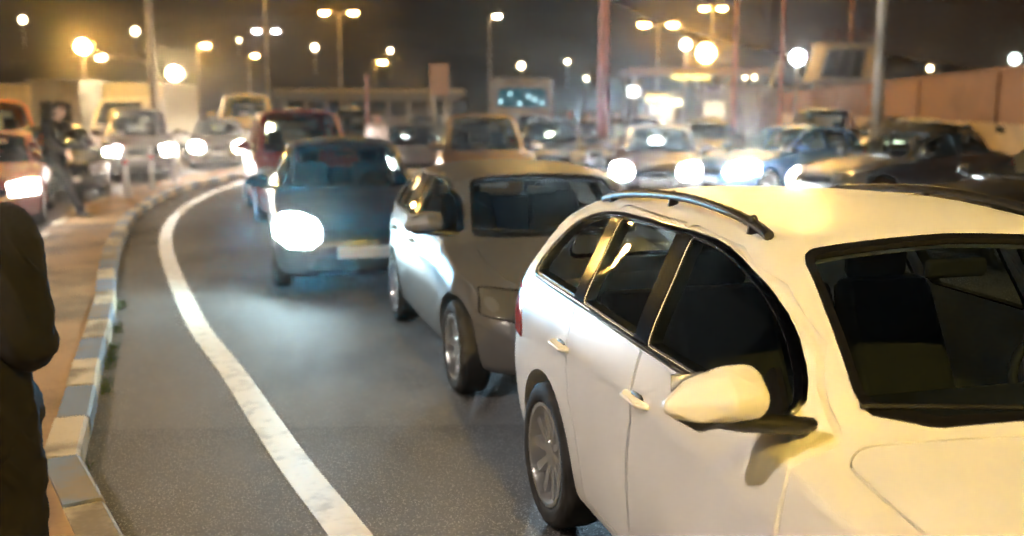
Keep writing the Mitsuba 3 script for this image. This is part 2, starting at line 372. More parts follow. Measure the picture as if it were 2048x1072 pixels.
    # mirrors
    mx, mz, my = s.mirror
    for sg in (-1, 1):
        hs = hull([((mx + .01, sg * (my + .07), mz + .02), .055), ((mx - .03, sg * (my + .06), mz + .045), .05), ((mx - .01, sg * (my + .12), mz + .045), .055), ((mx + .03, sg * (my + .12), mz + .02), .042), ((mx - .03, sg * (my + .255), mz + .004), .024), ((mx - .03, sg * (my + .20), mz + .03), .04), ((mx + .0, sg * (my + .19), mz - .02), .036)], 24)
        hs = hs - bx(mx - .5, mx - .05, -2, 2, 0, 2)
        top = hs ^ bx(-9, 9, -2, 2, mz - .022, 3); low = hs ^ bx(-9, 9, -2, 2, 0, mz - .023)
        foot = hull([((mx + .03, sg * (my - .10), mz - .055), .018), ((mx + .02, sg * (my - .02), mz - .046), .022), ((mx + .03, sg * (my - .06), mz - .056), .022), ((mx + .01, sg * (my + .09), mz - .040), .024), ((mx + .0, sg * (my + .2), mz - .024), .016)], 16)
        add('wing_mirror', top, None, 40)
        add('mirror_foot', cat(low, foot), 'black_trim', 40)
        if detail == 2:
            add('mirror_glass', rbox(mx - .053, mx - .049, min(sg * (my + .04), sg * (my + .25)), max(sg * (my + .04), sg * (my + .25)), mz - .03, mz + .08, .002, 6), 'chrome', 20)
            add('corner_trim', applique(soft(s.corner, .01), 'y', *((-2, -.3) if sg < 0 else (.3, 2)), .004, -.01), 'gloss_black')
    # cabin
    dz = s.belt
    add('dashboard', hull([((s.cowl - .38, y, s.zcowl - .09), .06) for y in (-.6, .6)] + [((s.cowl - .10, y, s.zcowl - .09), .03) for y in (-.55, .55)] + [((s.cowl - .1, y, dz - .35), .05) for y in (-.55, .55)], 12), 'cabin', 40)
    fx = s.head - .22
    for y in (-.36, .36):
        add('seat', m3.Manifold.batch_hull([rbox(fx - .35, fx + .25, y - .24, y + .24, .50, .62, .05)]) + m3.Manifold.batch_hull([rbox(fx - .42, fx - .24, y - .23, y + .23, .55, .70, .05), rbox(fx - .56, fx - .44, y - .2, y + .2, 1.05, 1.15, .04)]), 'seat_cloth', 40)
        add('headrest', rbox(fx - .60, fx - .50, y - .13, y + .13, 1.12, 1.31 if s.H < 1.7 else 1.4, .045), 'seat_cloth', 40)
    if detail:
        bxx = s.__dict__.get('bench', -.25)
        add('rear_seat', rbox(bxx, bxx + .5, -.6, .6, .5, .62, .05) + m3.Manifold.batch_hull([rbox(bxx - .1, bxx + .06, -.6, .6, .55, .7, .05), rbox(bxx - .2, bxx - .08, -.56, .56, .95, 1.0, .03)]), 'seat_cloth', 40)
        sw = trimesh.creation.torus(.18, .016, 24, 10); sw.apply_transform(trimesh.transformations.rotation_matrix(math.radians(65), [0, 1, 0])); sw.apply_translation([fx + .42, .36, .93])
        add('steering_wheel', sw, 'cabin', True)
        mr = rbox(s.head + .1, s.head + .13, -.11, .11, s.H - .20, s.H - .14, .014); add('interior_mirror', mr, 'cabin', 40)
        for y in (-.1, .42):
            zc = lambda x: float(s.zt(x))
            pts = [(s.cowl - .02 - .05 * k, y - .5 * k, zc(s.cowl - .02 - .05 * k) + .012 - .05 * abs(y - .5 * k) ** 2) for k in np.linspace(0, 1, 8)]
            add('wiper', tube(pts, .008, 6), 'black_trim', True)
    # handles
    if detail:
        for sg in (-1, 1):
            for hx in s.handles:
                hzv = s.hz; yy = float(np.interp(hzv, *[np.array(q) for q in zip(*[(p[1], p[0]) for p in s.ring(hx)[int(s.ns * .3):int(s.ns * .62)]])]))
                H_ = hull([((hx - .09, sg * (yy + .004), hzv), .011), ((hx - .06, sg * (yy + .028), hzv), .010), ((hx + .06, sg * (yy + .028), hzv), .010), ((hx + .09, sg * (yy + .004), hzv), .011)], 10)
                add('door_handle', H_, None, 50)
                add('handle_cup', hull([((hx - .035, sg * (yy - .022), hzv + .002), .028), ((hx + .035, sg * (yy - .022), hzv + .002), .028)], 14), 'black_trim', 50)
        if s.__dict__.get('rails'):
            for sg in (-1, 1):
                pts = []
                x0, x1 = s.rails
                for k in np.linspace(0, 1, 26):
                    x = x0 + (x1 - x0) * k; y = float(s.ye(x)) - .045
                    zr_ = float(s.zt(x) - s.cr(x)) + .026
                    lift = .018 * min(1, 6 * k * (1.0) , 6 * (1 - k)) ** .6 if 0 < k < 1 else 0
                    pts.append((x, sg * y, zr_ + lift))
                rail = tube(pts, .017, 10)
                feet = [hull([((x, sg * (float(s.ye(x)) - .045), float(s.zt(x) - s.cr(x)) + .0), .022), ((x, sg * (float(s.ye(x)) - .045), float(s.zt(x) - s.cr(x)) + .052), .014)], 10) for x in (x0 + .10, .5 * (x0 + x1), x1 - .10)]
                add('roof_rail', cat(rail, *feet), 'black_trim', 50)
    return out

def car_parts(s, detail=2):
    return {n: [(mikit.ply(tri(m), b or 'paint_white', smooth=sm), b) for m, b, sm in L if len(tri(m).faces)] for n, L in build_car(s, detail).items()}

MIRROR_CHILD = {'mirror_foot': 'wing_mirror', 'mirror_glass': 'wing_mirror', 'door_handle': 'door', 'handle_cup': 'door', 'headlight_surround': 'headlight', 'reflector': 'headlight', 'window_seal': 'side_window'}
def put_car(name, kit, s, paint_key, label, cat_, x, y, deg, group=None, lights=(), power=60.0, tint=(1, .97, .92), spokes=10, scale=1.0, weight=3.0, beam=.09, tilt=.15, haze_tint=None, area=1.0):
    k = thing(name, label, cat_, group)
    M = place(x, y, 0, deg, scale)
    for n, L in kit.items():
        for i, (shape, b) in enumerate(L):
            if n == 'reflector' and i // 2 in lights: continue
            ex = {'bsdf': ref(b or paint_key)}
            holder = k
            if n in MIRROR_CHILD:
                h = MIRROR_CHILD[n]; j = i // 2 if n == 'reflector' else i % max(1, len(kit.get(h, [0])))
                holder = k + '__' + h + (f'_{j:03d}' if j else '')
                if h not in kit: holder = k
            if n == 'headlight' and i in lights:
                ex['emitter'] = em(tint, power * area * K_CAR, weight)
                c = tri_center(shape)
                o = np.array(M.matrix) @ [c[0] + .14, c[1], c[2], 1]; d = np.array(M.matrix) @ [1, 0, tilt, 0]
                scene[holder + f'_beam_{i}'] = dict(type='spot', intensity=rgb(*[power * beam * K_BEAM * KE * q for q in haze_tint or tint]), cutoff_angle=20.0, beam_width=6.0, sampling_weight=weight * 2,
                                                    to_world=T().look_at(origin=o[:3].tolist(), target=(o + d)[:3].tolist(), up=[0, 0, 1]))
            part(holder, n, shape, M, **ex)
    W = wheel_set(s.r, spokes)
    for wx in (0, s.wb):
        for sg in (-1, 1):
            wk = numbered(k + '__wheel')
            for n, shape in W.items():
                kk = wk + '__' + n
                scene[kk] = {**shape, 'to_world': M @ T().translate([wx, sg * (s.hw - .115), s.r]).rotate([0, 0, 1], 0 if sg > 0 else 180)}
    return k

wagon = Spec(wp=1.32, wb=2.55, fo=.82, ro=.82, H=1.50, r=.32, belt=1.05, bfront=.93, cowl=1.91, head=1.32, zcowl=1.005, nose=.73, crest=.7,
             tail=((0.0, 0.60), (0.03, 0.78), (0.08, 0.98), (0.17, 1.17), (0.30, 1.33), (0.42, 1.41)),
             dlo=[(-.32, 1.075), (.4, 1.06), (1.79, 1.01), (1.645, 1.165), (1.47, 1.277), (1.25, 1.36), (.90, 1.395), (.37, 1.395), (-.05, 1.345), (-.21, 1.27)],
             pillars=[(.985, .865), (.345, .24)], pw=.05,
             ws=[(1.835, -.60), (1.895, -.4), (1.92, 0), (1.895, .4), (1.835, .60), (1.63, .555), (1.388, .505), (1.375, 0), (1.388, -.505), (1.63, -.555)],
             rw=[(-.55, 1.07), (.55, 1.07), (.50, 1.36), (-.50, 1.36)], rwax=('x', -1.2, -.4),
             hl=[(.50, .74), (.80, .74), (.80, .64), (.46, .60)], tl=[(.60, 1.0), (.82, .98), (.88, .76), (.62, .74)],
             grille=[(-.42, .58), (.42, .58), (.44, .69), (-.44, .69)],
             doors=[[(1.90, .30), (1.93, .62), (1.91, .90), (1.87, .985), (1.67, 1.19), (1.48, 1.31), (1.25, 1.392), (.90, 1.425), (.87, 1.425), (.985, 1.05), (.97, .30)],
                    [(.962, .30), (.975, 1.05), (.860, 1.425), (.37, 1.43), (.19, 1.427), (.30, 1.06), (.30, .78), (.36, .66), (.44, .55), (.47, .42), (.48, .30)]],
             hood=[(1.90, -.70), (2.0, 0), (1.90, .70), (2.3, .72), (2.7, .68), (3.0, .60), (3.18, .50), (3.22, 0), (3.18, -.50), (3.0, -.60), (2.7, -.68), (2.3, -.72)],
             mirror=(1.83, 1.085, .86), corner=[(1.63, 1.02), (1.78, 1.012), (1.63, 1.13)], handles=(1.03, .24), hz=.865, rails=(-.12, 1.28), bench=.05)
hatch_short = Spec(wb=2.3, fo=.60, ro=.62, hw=.86, H=1.40, r=.30, belt=.97, bfront=.90, cowl=1.95, head=1.42, zcowl=.955, nose=.66, crest=.6,
             tail=((0.0, 0.58), (0.03, 0.76), (0.07, 0.96), (0.15, 1.14), (0.27, 1.26), (0.38, 1.32)),
             dlo=[(-.30, 1.0), (.4, .99), (1.88, .945), (1.68, 1.09), (1.38, 1.25), (1.0, 1.295), (.4, 1.30), (-.05, 1.265), (-.22, 1.18)],
             pillars=[(.86, .80), (.10, .06)], pw=.04,
             ws=[(1.90, -.60), (1.955, -.35), (1.975, 0), (1.955, .35), (1.90, .60), (1.70, .56), (1.45, .51), (1.455, 0), (1.45, -.51), (1.70, -.56)],
             rw=[(-.50, 1.0), (.50, 1.0), (.46, 1.25), (-.46, 1.25)], rwax=('x', -1.0, -.3),
             hl=[(.42, .70), (.72, .72), (.74, .58), (.46, .54)], tl=[(.52, 1.0), (.70, .98), (.78, .74), (.58, .72)],
             grille=[(-.34, .50), (.34, .50), (.36, .58), (-.36, .58)],
             doors=[[(1.86, .30), (1.90, .60), (1.92, .86), (1.88, .93), (1.70, 1.11), (1.39, 1.275), (1.0, 1.335), (.81, 1.335), (.865, .97), (.84, .30)],
                    [(.832, .30), (.855, .97), (.80, 1.335), (.4, 1.338), (-.02, 1.32), (.0, 1.0), (.16, .80), (.34, .62), (.42, .45), (.44, .30)]],
             hood=[(1.96, -.62), (2.06, 0), (1.96, .62), (2.3, .62), (2.52, .55), (2.68, .40), (2.72, 0), (2.68, -.40), (2.52, -.55), (2.3, -.62)],
             mirror=(1.80, 1.02, .77), corner=[(1.74, .965), (1.87, .957), (1.74, 1.04)], handles=(.98, .15), hz=.82)
hatch = Spec(wb=2.6, fo=.85, ro=.75, hw=.875, H=1.46, r=.315, belt=.95, bfront=.88, cowl=2.02, head=1.15, zcowl=.97, nose=.72, crest=.6,
             tail=((0.0, 0.60), (0.03, 0.76), (0.08, 0.95), (0.20, 1.15), (0.36, 1.31), (0.50, 1.38)),
             dlo=[(-.45, 1.0), (.4, .98), (1.92, .945), (1.62, 1.12), (1.28, 1.27), (.9, 1.345), (.4, 1.355), (-.05, 1.32), (-.28, 1.22)],
             pillars=[(.80, .76), (-.02, -.05)], pw=.04,
             ws=[(1.96, -.65), (2.03, -.4), (2.045, 0), (2.03, .4), (1.96, .65), (1.6, .59), (1.19, .54), (1.20, 0), (1.19, -.54), (1.6, -.59)],
             rw=[(-.52, 1.0), (.52, 1.0), (.48, 1.29), (-.48, 1.29)], rwax=('x', -1.2, -.3),
             hl=[(.40, .66), (.44, .75), (.58, .80), (.76, .79), (.85, .71), (.84, .57), (.70, .49), (.50, .50), (.41, .57)], tl=[(.55, .98), (.78, .96), (.84, .76), (.60, .74)],
             grille=[(-.40, .54), (.40, .54), (.42, .66), (-.42, .66)],
             doors=[[(1.95, .30), (1.98, .62), (1.97, .86), (1.93, .925), (1.62, 1.14), (1.28, 1.30), (.9, 1.385), (.765, 1.387), (.80, .96), (.78, .30)],
                    [(.772, .30), (.79, .96), (.755, 1.387), (.4, 1.39), (-.08, 1.37), (-.10, 1.0), (.10, .82), (.34, .64), (.44, .45), (.46, .30)]],
             hood=[(2.06, -.68), (2.16, 0), (2.06, .68), (2.5, .68), (2.9, .62), (3.16, .50), (3.22, 0), (3.16, -.50), (2.9, -.62), (2.5, -.68)],
             mirror=(1.82, 1.01, .845), corner=[(1.80, .965), (1.91, .955), (1.80, 1.03)], handles=(.92, .08), hz=.82, bench=-.1)
tall = Spec(wb=2.75, fo=.85, ro=.80, hw=.90, H=1.78, r=.34, belt=1.08, bfront=1.0, cowl=2.12, head=1.30, zcowl=1.10, nose=.84, crest=.6, van=True,
             tail=((0.0, 0.64), (0.02, 0.90), (0.05, 1.15), (0.10, 1.40), (0.18, 1.58), (0.28, 1.70)),
             dlo=[(-.55, 1.14), (.4, 1.12), (2.02, 1.07), (1.72, 1.28), (1.42, 1.49), (1.05, 1.62), (.4, 1.655), (-.2, 1.64), (-.48, 1.55)],
             pillars=[(.95, .90), (.02, .0)], pw=.05,
             ws=[(2.05, -.66), (2.13, -.4), (2.15, 0), (2.13, .4), (2.05, .66), (1.7, .61), (1.34, .555), (1.35, 0), (1.34, -.555), (1.7, -.61)],
             rw=[(-.56, 1.12), (.56, 1.12), (.52, 1.56), (-.52, 1.56)], rwax=('x', -1.2, -.4),
             hl=[(.44, .86), (.66, .90), (.84, .88), (.84, .66), (.50, .64)], tl=[(.62, 1.2), (.82, 1.2), (.84, .86), (.66, .86)],
             grille=[(-.42, .66), (.42, .66), (.44, .80), (-.44, .80)],
             doors=[[(2.05, .34), (2.08, .70), (2.08, .98), (2.03, 1.05), (1.72, 1.305), (1.42, 1.525), (1.05, 1.66), (.905, 1.68), (.955, 1.10), (.93, .34)],
                    [(.922, .34), (.945, 1.10), (.895, 1.68), (.4, 1.70), (-.03, 1.695), (-.02, 1.1), (.14, .90), (.36, .70), (.46, .50), (.48, .34)]],
             hood=[(2.16, -.70), (2.26, 0), (2.16, .70), (2.6, .70), (3.0, .64), (3.28, .52), (3.34, 0), (3.28, -.52), (3.0, -.64), (2.6, -.70)],
             mirror=(1.92, 1.16, .86), corner=[(1.86, 1.09), (2.0, 1.08), (1.86, 1.18)], handles=(1.06, .12), hz=.94, rplate=.8, bench=-.1)
sedan = Spec(wb=2.65, fo=.85, ro=.98, hw=.88, H=1.44, r=.315, belt=.94, bfront=.87, cowl=2.0, head=1.10, zcowl=.96, nose=.70, crest=.55,
             tail=((0.0, 0.60), (0.04, 0.78), (0.10, 0.96), (0.30, 1.03), (0.52, 1.05), (0.95, 1.30), (1.1, 1.36)),
             dlo=[(-.55, 1.02), (.3, .975), (1.90, .935), (1.60, 1.10), (1.24, 1.25), (.85, 1.325), (.4, 1.335), (0, 1.30), (-.3, 1.18)],
             pillars=[(.78, .74), (-.14, -.16)], pw=.04,
             ws=[(1.94, -.65), (2.01, -.4), (2.025, 0), (2.01, .4), (1.94, .65), (1.56, .59), (1.14, .54), (1.15, 0), (1.14, -.54), (1.56, -.59)],
             rw=[(-.42, -.54), (-.42, .54), (-.02, .48), (-.02, -.48)], rwax=('z', 1.0, 2.0),
             hl=[(.42, .70), (.66, .75), (.83, .74), (.83, .54), (.46, .52)], tl=[(.50, .92), (.78, .92), (.84, .76), (.54, .76)],
             grille=[(-.40, .52), (.40, .52), (.42, .64), (-.42, .64)],
             doors=[[(1.93, .30), (1.96, .62), (1.95, .85), (1.91, .915), (1.60, 1.12), (1.24, 1.285), (.85, 1.365), (.745, 1.367), (.78, .95), (.76, .30)],
                    [(.752, .30), (.77, .95), (.735, 1.367), (.4, 1.37), (-.05, 1.345), (-.20, 1.24), (-.14, 1.0), (.12, .82), (.36, .62), (.44, .45), (.46, .30)]],
             hood=[(2.04, -.68), (2.14, 0), (2.04, .68), (2.5, .68), (2.95, .62), (3.22, .50), (3.28, 0), (3.22, -.50), (2.95, -.62), (2.5, -.68)],
             mirror=(1.80, 1.0, .85), corner=[(1.78, .955), (1.89, .945), (1.78, 1.02)], handles=(.90, .0), hz=.81, bench=-.2)
# ------------------------------------------------------------------ ground, road, island
def sheet_poly(poly, z, key, name, label, step=None, kind='structure'):
    v, f = trimesh.creation.triangulate_polygon(poly, engine='earcut')
    t = trimesh.Trimesh(np.c_[v, np.full(len(v), z)], f, process=False)
    if t.face_normals[:, 2].mean() < 0: t.invert()
    return single(name, mikit.ply(t, key), label, None, kind=kind)
def smoothline(pts, step):
    p = np.array(pts, float); t = np.r_[0, np.cumsum(np.linalg.norm(np.diff(p, axis=0), axis=1))]
    c = Pchip(t, p); n = int(round(t[-1] / step)); return c(np.linspace(0, t[-1], n + 1))
def offset(line, d):
    g = np.gradient(line, axis=0); g /= np.linalg.norm(g, axis=1, keepdims=True)
    return line + d * np.c_[g[:, 1], -g[:, 0]]     # +d = to the right of the direction of travel
def strip(line, d0, d1, z): 
    a, b = offset(line, d0), offset(line, d1); n = len(line)
    V = np.vstack([np.c_[a, np.full(n, z)], np.c_[b, np.full(n, z)]]); i = np.arange(n - 1)
    t = trimesh.Trimesh(V, np.vstack([np.c_[i, i + n, i + n + 1], np.c_[i, i + n + 1, i + 1]]), process=False)
    if t.face_normals[:, 2].mean() < 0: t.invert()
    return t
sheet_poly(sbox(-140, -40, 160, 290), -.004, 'earth', 'ground', 'bare dark ground around the road and the yards')
sheet_poly(sbox(-60, -20, 60, 120), 0.0, 'asphalt', 'road', 'grey worn asphalt road with a white edge line')
LINE = smoothline([(.9, .2), (-.05, 2.6), (-.69, 4.05), (-1.07, 4.82), (-1.97, 6.8), (-2.57, 8.06), (-3.22, 9.62), (-3.83, 11.13), (-4.45, 12.73), (-5.08, 14.6), (-5.62, 16.6), (-6.2, 19.6), (-6.48, 22.4), (-6.56, 25.0), (-6.4, 29), (-6.0, 36), (-5.2, 46)], .3)
single('edge_line', mikit.ply(strip(LINE, -.087, .087, .004), 'line_paint'), 'broad white painted edge line curving along the road', None, kind='structure')
KERB = [(.75, -1.2), (.1, 1.2), (-.62, 2.3), (-1.54, 3.77), (-2.13, 4.72)]
KERB2 = [(-2.13, 4.72), (-2.6, 6.07), (-2.88, 6.85), (-3.36, 8.25), (-3.70, 9.18), (-4.42, 11.03), (-5.17, 13.2), (-5.75, 15.0), (-6.27, 16.9), (-7.0, 20.76), (-7.15, 23), (-7.1, 24.7), (-6.95, 26.5), (-6.6, 31), (-6.1, 38), (-5.4, 46)]
KA, KB = smoothline(KERB, .66), smoothline(KERB2, .68)
KW, KH = .17, .13
LEFT = np.array([(-2.2, -1.2), (-2.6, 1.5), (-3.3, 4.0), (-4.2, 7.0), (-5.4, 10.5), (-6.2, 12.8), (-6.95, 15.3), (-7.55, 17.6), (-7.95, 20.5), (-8.1, 23), (-8.0, 26), (-7.6, 31), (-7.0, 38), (-6.3, 46)])
LL = smoothline(LEFT, .9)
INNER = np.vstack([offset(KA, -KW), offset(KB, -KW)])
isl = Polygon(np.vstack([INNER, offset(LL, .13)[::-1]])).buffer(0)
isl_m = m3.Manifold.extrude(cross(isl), KH - .012)
single('pavement', mikit.ply(tri(isl_m), 'paving'), 'narrow brown paved traffic island between the two roads', None, kind='structure')
labels['kerb'] = {'label': 'row of kerbstones painted white and blue along the road', 'kind': 'structure'}
labels['kerb_001'] = {'label': 'low pale kerb on the far side of the traffic island', 'kind': 'structure'}
def stones(holder, line, d0, d1, h, keys, jitter=.006):
    A, B_ = offset(line, d0), offset(line, d1)
    for i in range(len(line) - 1):
        e = .012
        def P(t, o):
            a, b = (A, B_)[o][i], (A, B_)[o][i + 1]; return a + (b - a) * t
        dz = R.uniform(-jitter, jitter); dx = R.uniform(-jitter, jitter, 2)
        q = [P(e, 0), P(1 - e, 0), P(1 - e, 1), P(e, 1)]
        c = .018; n = B_[i] - A[i]; n = n / np.linalg.norm(n)
        pts = []
        for k, p in enumerate(q):
            p = p + dx
            top = p - n * c if k >= 2 else p
            pts += [(p[0], p[1], 0.0), (p[0], p[1], h - c + dz), (top[0], top[1], h + dz)]
        part(holder, 'stone', mikit.ply(m3.Manifold.hull_points(np.array(pts, np.float32)), keys[i % len(keys)]))
stones('kerb', KA, -KW, 0, KH, ['kerb_white', 'kerb_blue'])
stones('kerb', KB, -KW, 0, KH, ['kerb_white', 'kerb_blue'])
stones('kerb_001', LL[::1], 0, .13, KH, ['kerb_white', 'paving'])
def weeds():
    V, Fc = [], []
    for i in range(650):
        if i < 650: t = R.uniform(0.2, 7.5); k = int(t); p = KB[k] + (KB[k + 1] - KB[k]) * (t - k); p = offset(KB[k:k + 2], .02)[0] - KB[k] + p
        else:
            k = R.integers(2, 9); p = offset(KB[k:k + 2], -KW - R.uniform(.0, .25))[0] + R.normal(0, .12, 2)
        if meshkit.noise(np.array([p[0] * 3, p[1] * 3, 0.])) < .5: continue
        z0 = 0 if i < 650 else KH - .012
        a = R.uniform(0, 6.28); L = R.uniform(.02, .055); d = np.array([math.cos(a), math.sin(a)]); w = np.array([-d[1], d[0]]) * .004
        b = np.array([p[0], p[1]]) + R.normal(0, .018, 2) + (np.array([.02, .0]) if i < 650 else 0)
        n = len(V)
        V += [(*(b - w), z0), (*(b + w), z0), (*(b + d * L * .5), z0 + L * .8), (*(b + d * L * .9), z0 + L)]
        Fc += [(n, n + 1, n + 2), (n + 1, n + 3, n + 2)]
    return trimesh.Trimesh(V, Fc, process=False)
single('weeds', mikit.ply(weeds(), 'leaf'), 'small green weeds growing along the foot of the kerb', 'weeds', kind='stuff')
def hill_z(x, y):
    t = np.clip((y - 110) / 170, 0, 1); q = t * t * (3 - 2 * t)
    return q * np.interp(x, [-120, -20, 20, 60, 130], [40, 38, 30, 17, 9])
gx, gy = np.meshgrid(np.linspace(-138, 158, 90), np.linspace(108, 288, 70), indexing='ij')
hz_ = hill_z(gx, gy); hz_ = hz_ + (meshkit.fbm(np.stack([gx * .05, gy * .05, gx * 0], -1), 4) - .5) * 7 * np.clip(hz_ / 8, 0, 1)
n1, n2 = gx.shape; ii, jj = np.meshgrid(np.arange(n1 - 1), np.arange(n2 - 1), indexing='ij'); ii, jj = ii.ravel(), jj.ravel()
single('hill', mikit.ply((np.stack([gx, gy, hz_ - .3], -1).reshape(-1, 3), np.c_[ii * n2 + jj, (ii + 1) * n2 + jj, (ii + 1) * n2 + jj + 1, ii * n2 + jj + 1]), 'hill_earth', smooth=True), 'dark bare hillside behind the yards with scattered lamps', None, kind='structure')
# the air: a thin night haze that the lamps light up
scene['haze'] = dict(type='cube', bsdf=dict(type='null'), interior=ref('haze_air'), to_world=T().translate([10, 125, 21.0]).scale([152, 168, 22.2]))
labels['haze'] = {'label': 'thin night haze glowing around the lamps', 'category': 'haze', 'kind': 'stuff'}
# ------------------------------------------------------------------ the cars
def front(fx, fy, deg, s, sc=1.0):
    a = math.radians(deg); return fx - s.xf * sc * math.cos(a), fy - s.xf * sc * math.sin(a), deg
KIT_W, KIT_S, KIT_H, KIT_T, KIT_D = car_parts(wagon, 2), car_parts(hatch_short, 2), car_parts(hatch, 1), car_parts(tall, 1), car_parts(sedan, 1)
WHITE, COOL, WARM = (1, .95, .88), (.62, .90, 1.0), (1, .80, .5)
put_car('station_wagon', KIT_W, wagon, 'paint_white', 'nearest car, a white station wagon with dark roof rails', 'car', .97, 4.42, -74.0, spokes=10)
put_car('hatchback', KIT_S, hatch_short, 'paint_silver', 'small grey-brown hatchback directly behind the white station wagon', 'car', -.21, 8.69, -74.0, spokes=9)
put_car('hatchback', KIT_H, hatch, 'paint_navy', 'dark blue hatchback with one glaring bluish headlight', 'car', *front(-1.40, 9.45, -76, hatch), lights=(0,), power=900, tint=COOL, weight=8, beam=.30, tilt=.2, haze_tint=(.03, .42, .8), area=.7)
put_car('people_carrier', KIT_T, tall, 'paint_maroon', 'dark red people carrier standing behind the dark blue hatchback', 'car', *front(-2.95, 15.2, -72, tall))
put_car('people_carrier', KIT_T, tall, 'paint_gold', 'gold-brown people carrier behind the roof of the small hatchback', 'car', *front(-.32, 16.8, -84, tall, .95), scale=.95)
put_car('saloon_car', KIT_D, sedan, 'paint_grey', 'grey saloon with glaring headlights between the red and gold people carriers', 'car', *front(-1.95, 21.2, -80, sedan), lights=(0, 1), power=500, tint=WHITE)
put_car('hatchback', KIT_H, hatch, 'paint_black', 'black hatchback in the queue behind the gold people carrier', 'car', *front(.95, 23.5, -92, hatch))
put_car('saloon_car', KIT_D, sedan, 'paint_grey', 'grey saloon far back in the queue, headlights on, by the brown sign panel', 'car', *front(-3.1, 36, -85, sedan), lights=(0, 1), power=500, tint=WHITE)
put_car('saloon_car', KIT_D, sedan, 'paint_maroon', 'red saloon at the left edge, headlights on, behind the walking person', 'car', *front(-7.75, 14.4, -68, sedan), lights=(0, 1), power=450, tint=WHITE, beam=.05)
put_car('saloon_car', KIT_D, sedan, 'paint_black', 'black saloon beside the white bollards on the traffic island', 'car', *front(-8.6, 19.3, -62, sedan), lights=(0,), power=250, tint=WHITE, beam=.05)
put_car('people_carrier', KIT_T, tall, 'paint_grey', 'grey people carrier with blazing headlights in front of the white box van', 'car', *front(-9.0, 24.4, -68, tall), lights=(0, 1), power=700, tint=WHITE)
put_car('hatchback', KIT_H, hatch, 'paint_grey', 'grey hatchback with blazing headlights in front of the yellow van', 'car', *front(-8.6, 29.5, -74, hatch), lights=(0, 1), power=700, tint=WHITE)
put_car('van', KIT_T, tall, 'paint_yellow', 'yellow van at the back of the oncoming queue', 'van', *front(-10.0, 37.5, -78, tall, 1.3), scale=1.3, lights=(1,), power=300, tint=WARM)
put_car('van', KIT_T, tall, 'paint_orange', 'large orange-red van behind the red saloon at the left edge', 'van', *front(-10.4, 20.5, -60, tall, 1.12), scale=1.12)
put_car('hatchback', KIT_H, hatch, 'paint_blue', 'blue hatchback with lit headlights, seen from its side beyond the wagon roof', 'car', *front(3.75, 19.3, -143, hatch), lights=(0, 1), power=1000, tint=(.7, .9, 1.0), weight=4)
put_car('hatchback', KIT_H, hatch, 'paint_grey', 'grey hatchback with dazzling headlights left of the blue hatchback', 'car', *front(2.6, 18.2, -99, hatch), lights=(0, 1), power=2000, tint=(.8, .93, 1.0), weight=8, beam=.9, tilt=.22, haze_tint=(.45, .75, 1.0))
put_car('saloon_car', KIT_D, sedan, 'paint_black', 'black saloon with one lit headlight behind the blue hatchback', 'car', *front(5.15, 17.3, -152, sedan), lights=(0,), power=450, tint=WHITE)
put_car('saloon_car', KIT_D, sedan, 'paint_black', 'black saloon with lamps off at the right edge, over the wagon roof', 'car', *front(4.5, 11.6, -164, sedan))
put_car('hatchback', KIT_H, hatch, 'paint_grey', 'grey hatchback with white headlights beside the red lamp post', 'car', *front(4.0, 33, -105, hatch), lights=(0, 1), power=600, tint=WHITE)
put_car('saloon_car', KIT_D, sedan, 'paint_grey', 'grey saloon with headlights on, in front of the checkpoint booths', 'car', *front(6.6, 37, -110, sedan), lights=(0, 1), power=600, tint=WHITE)
put_car('saloon_car', KIT_D, sedan, 'paint_white', 'white saloon by the foot of the long wall', 'car', *front(11.2, 31.5, -140, sedan), lights=(0, 1), power=250, tint=WARM)
put_car('saloon_car', KIT_D, sedan, 'paint_black', 'black saloon between the gold people carrier and the red lamp post', 'car', *front(1.9, 26.2, -100, sedan))
put_car('hatchback', KIT_H, hatch, 'paint_black', 'black hatchback with lamps off behind the nearer black saloon at right', 'car', *front(7.0, 21.6, -150, hatch))
put_car('saloon_car', KIT_D, sedan, 'paint_black', 'black saloon with lamps off behind the dazzling grey hatchback', 'car', *front(4.6, 26.0, -110, sedan))
put_car('people_carrier', KIT_T, tall, 'paint_black', 'black people carrier behind the roof of the blue hatchback', 'car', *front(7.6, 26.0, -115, tall))
put_car('people_carrier', KIT_T, tall, 'paint_black', 'black people carrier in front of the long hall', 'car', *front(-5.0, 33, -80, tall))
put_car('saloon_car', KIT_D, sedan, 'paint_black', 'black saloon directly in front of the coach', 'car', *front(.9, 41, -90, sedan), lights=(1,), power=200, tint=WARM)
put_car('hatchback', KIT_H, hatch, 'paint_grey', 'grey hatchback right of the red lamp post, in front of the booths', 'car', *front(5.9, 45, -100, hatch), lights=(0, 1), power=400, tint=WARM)
put_car('saloon_car', KIT_D, sedan, 'paint_black', 'black saloon beside the foot of the harbour cabin', 'car', *front(12.0, 37, -150, sedan), lights=(0,), power=200, tint=WARM)
put_car('people_carrier', KIT_T, tall, 'paint_black', 'black people carrier at the left end of the long hall', 'car', *front(-12.5, 46, -75, tall), lights=(0, 1), power=300, tint=WARM)
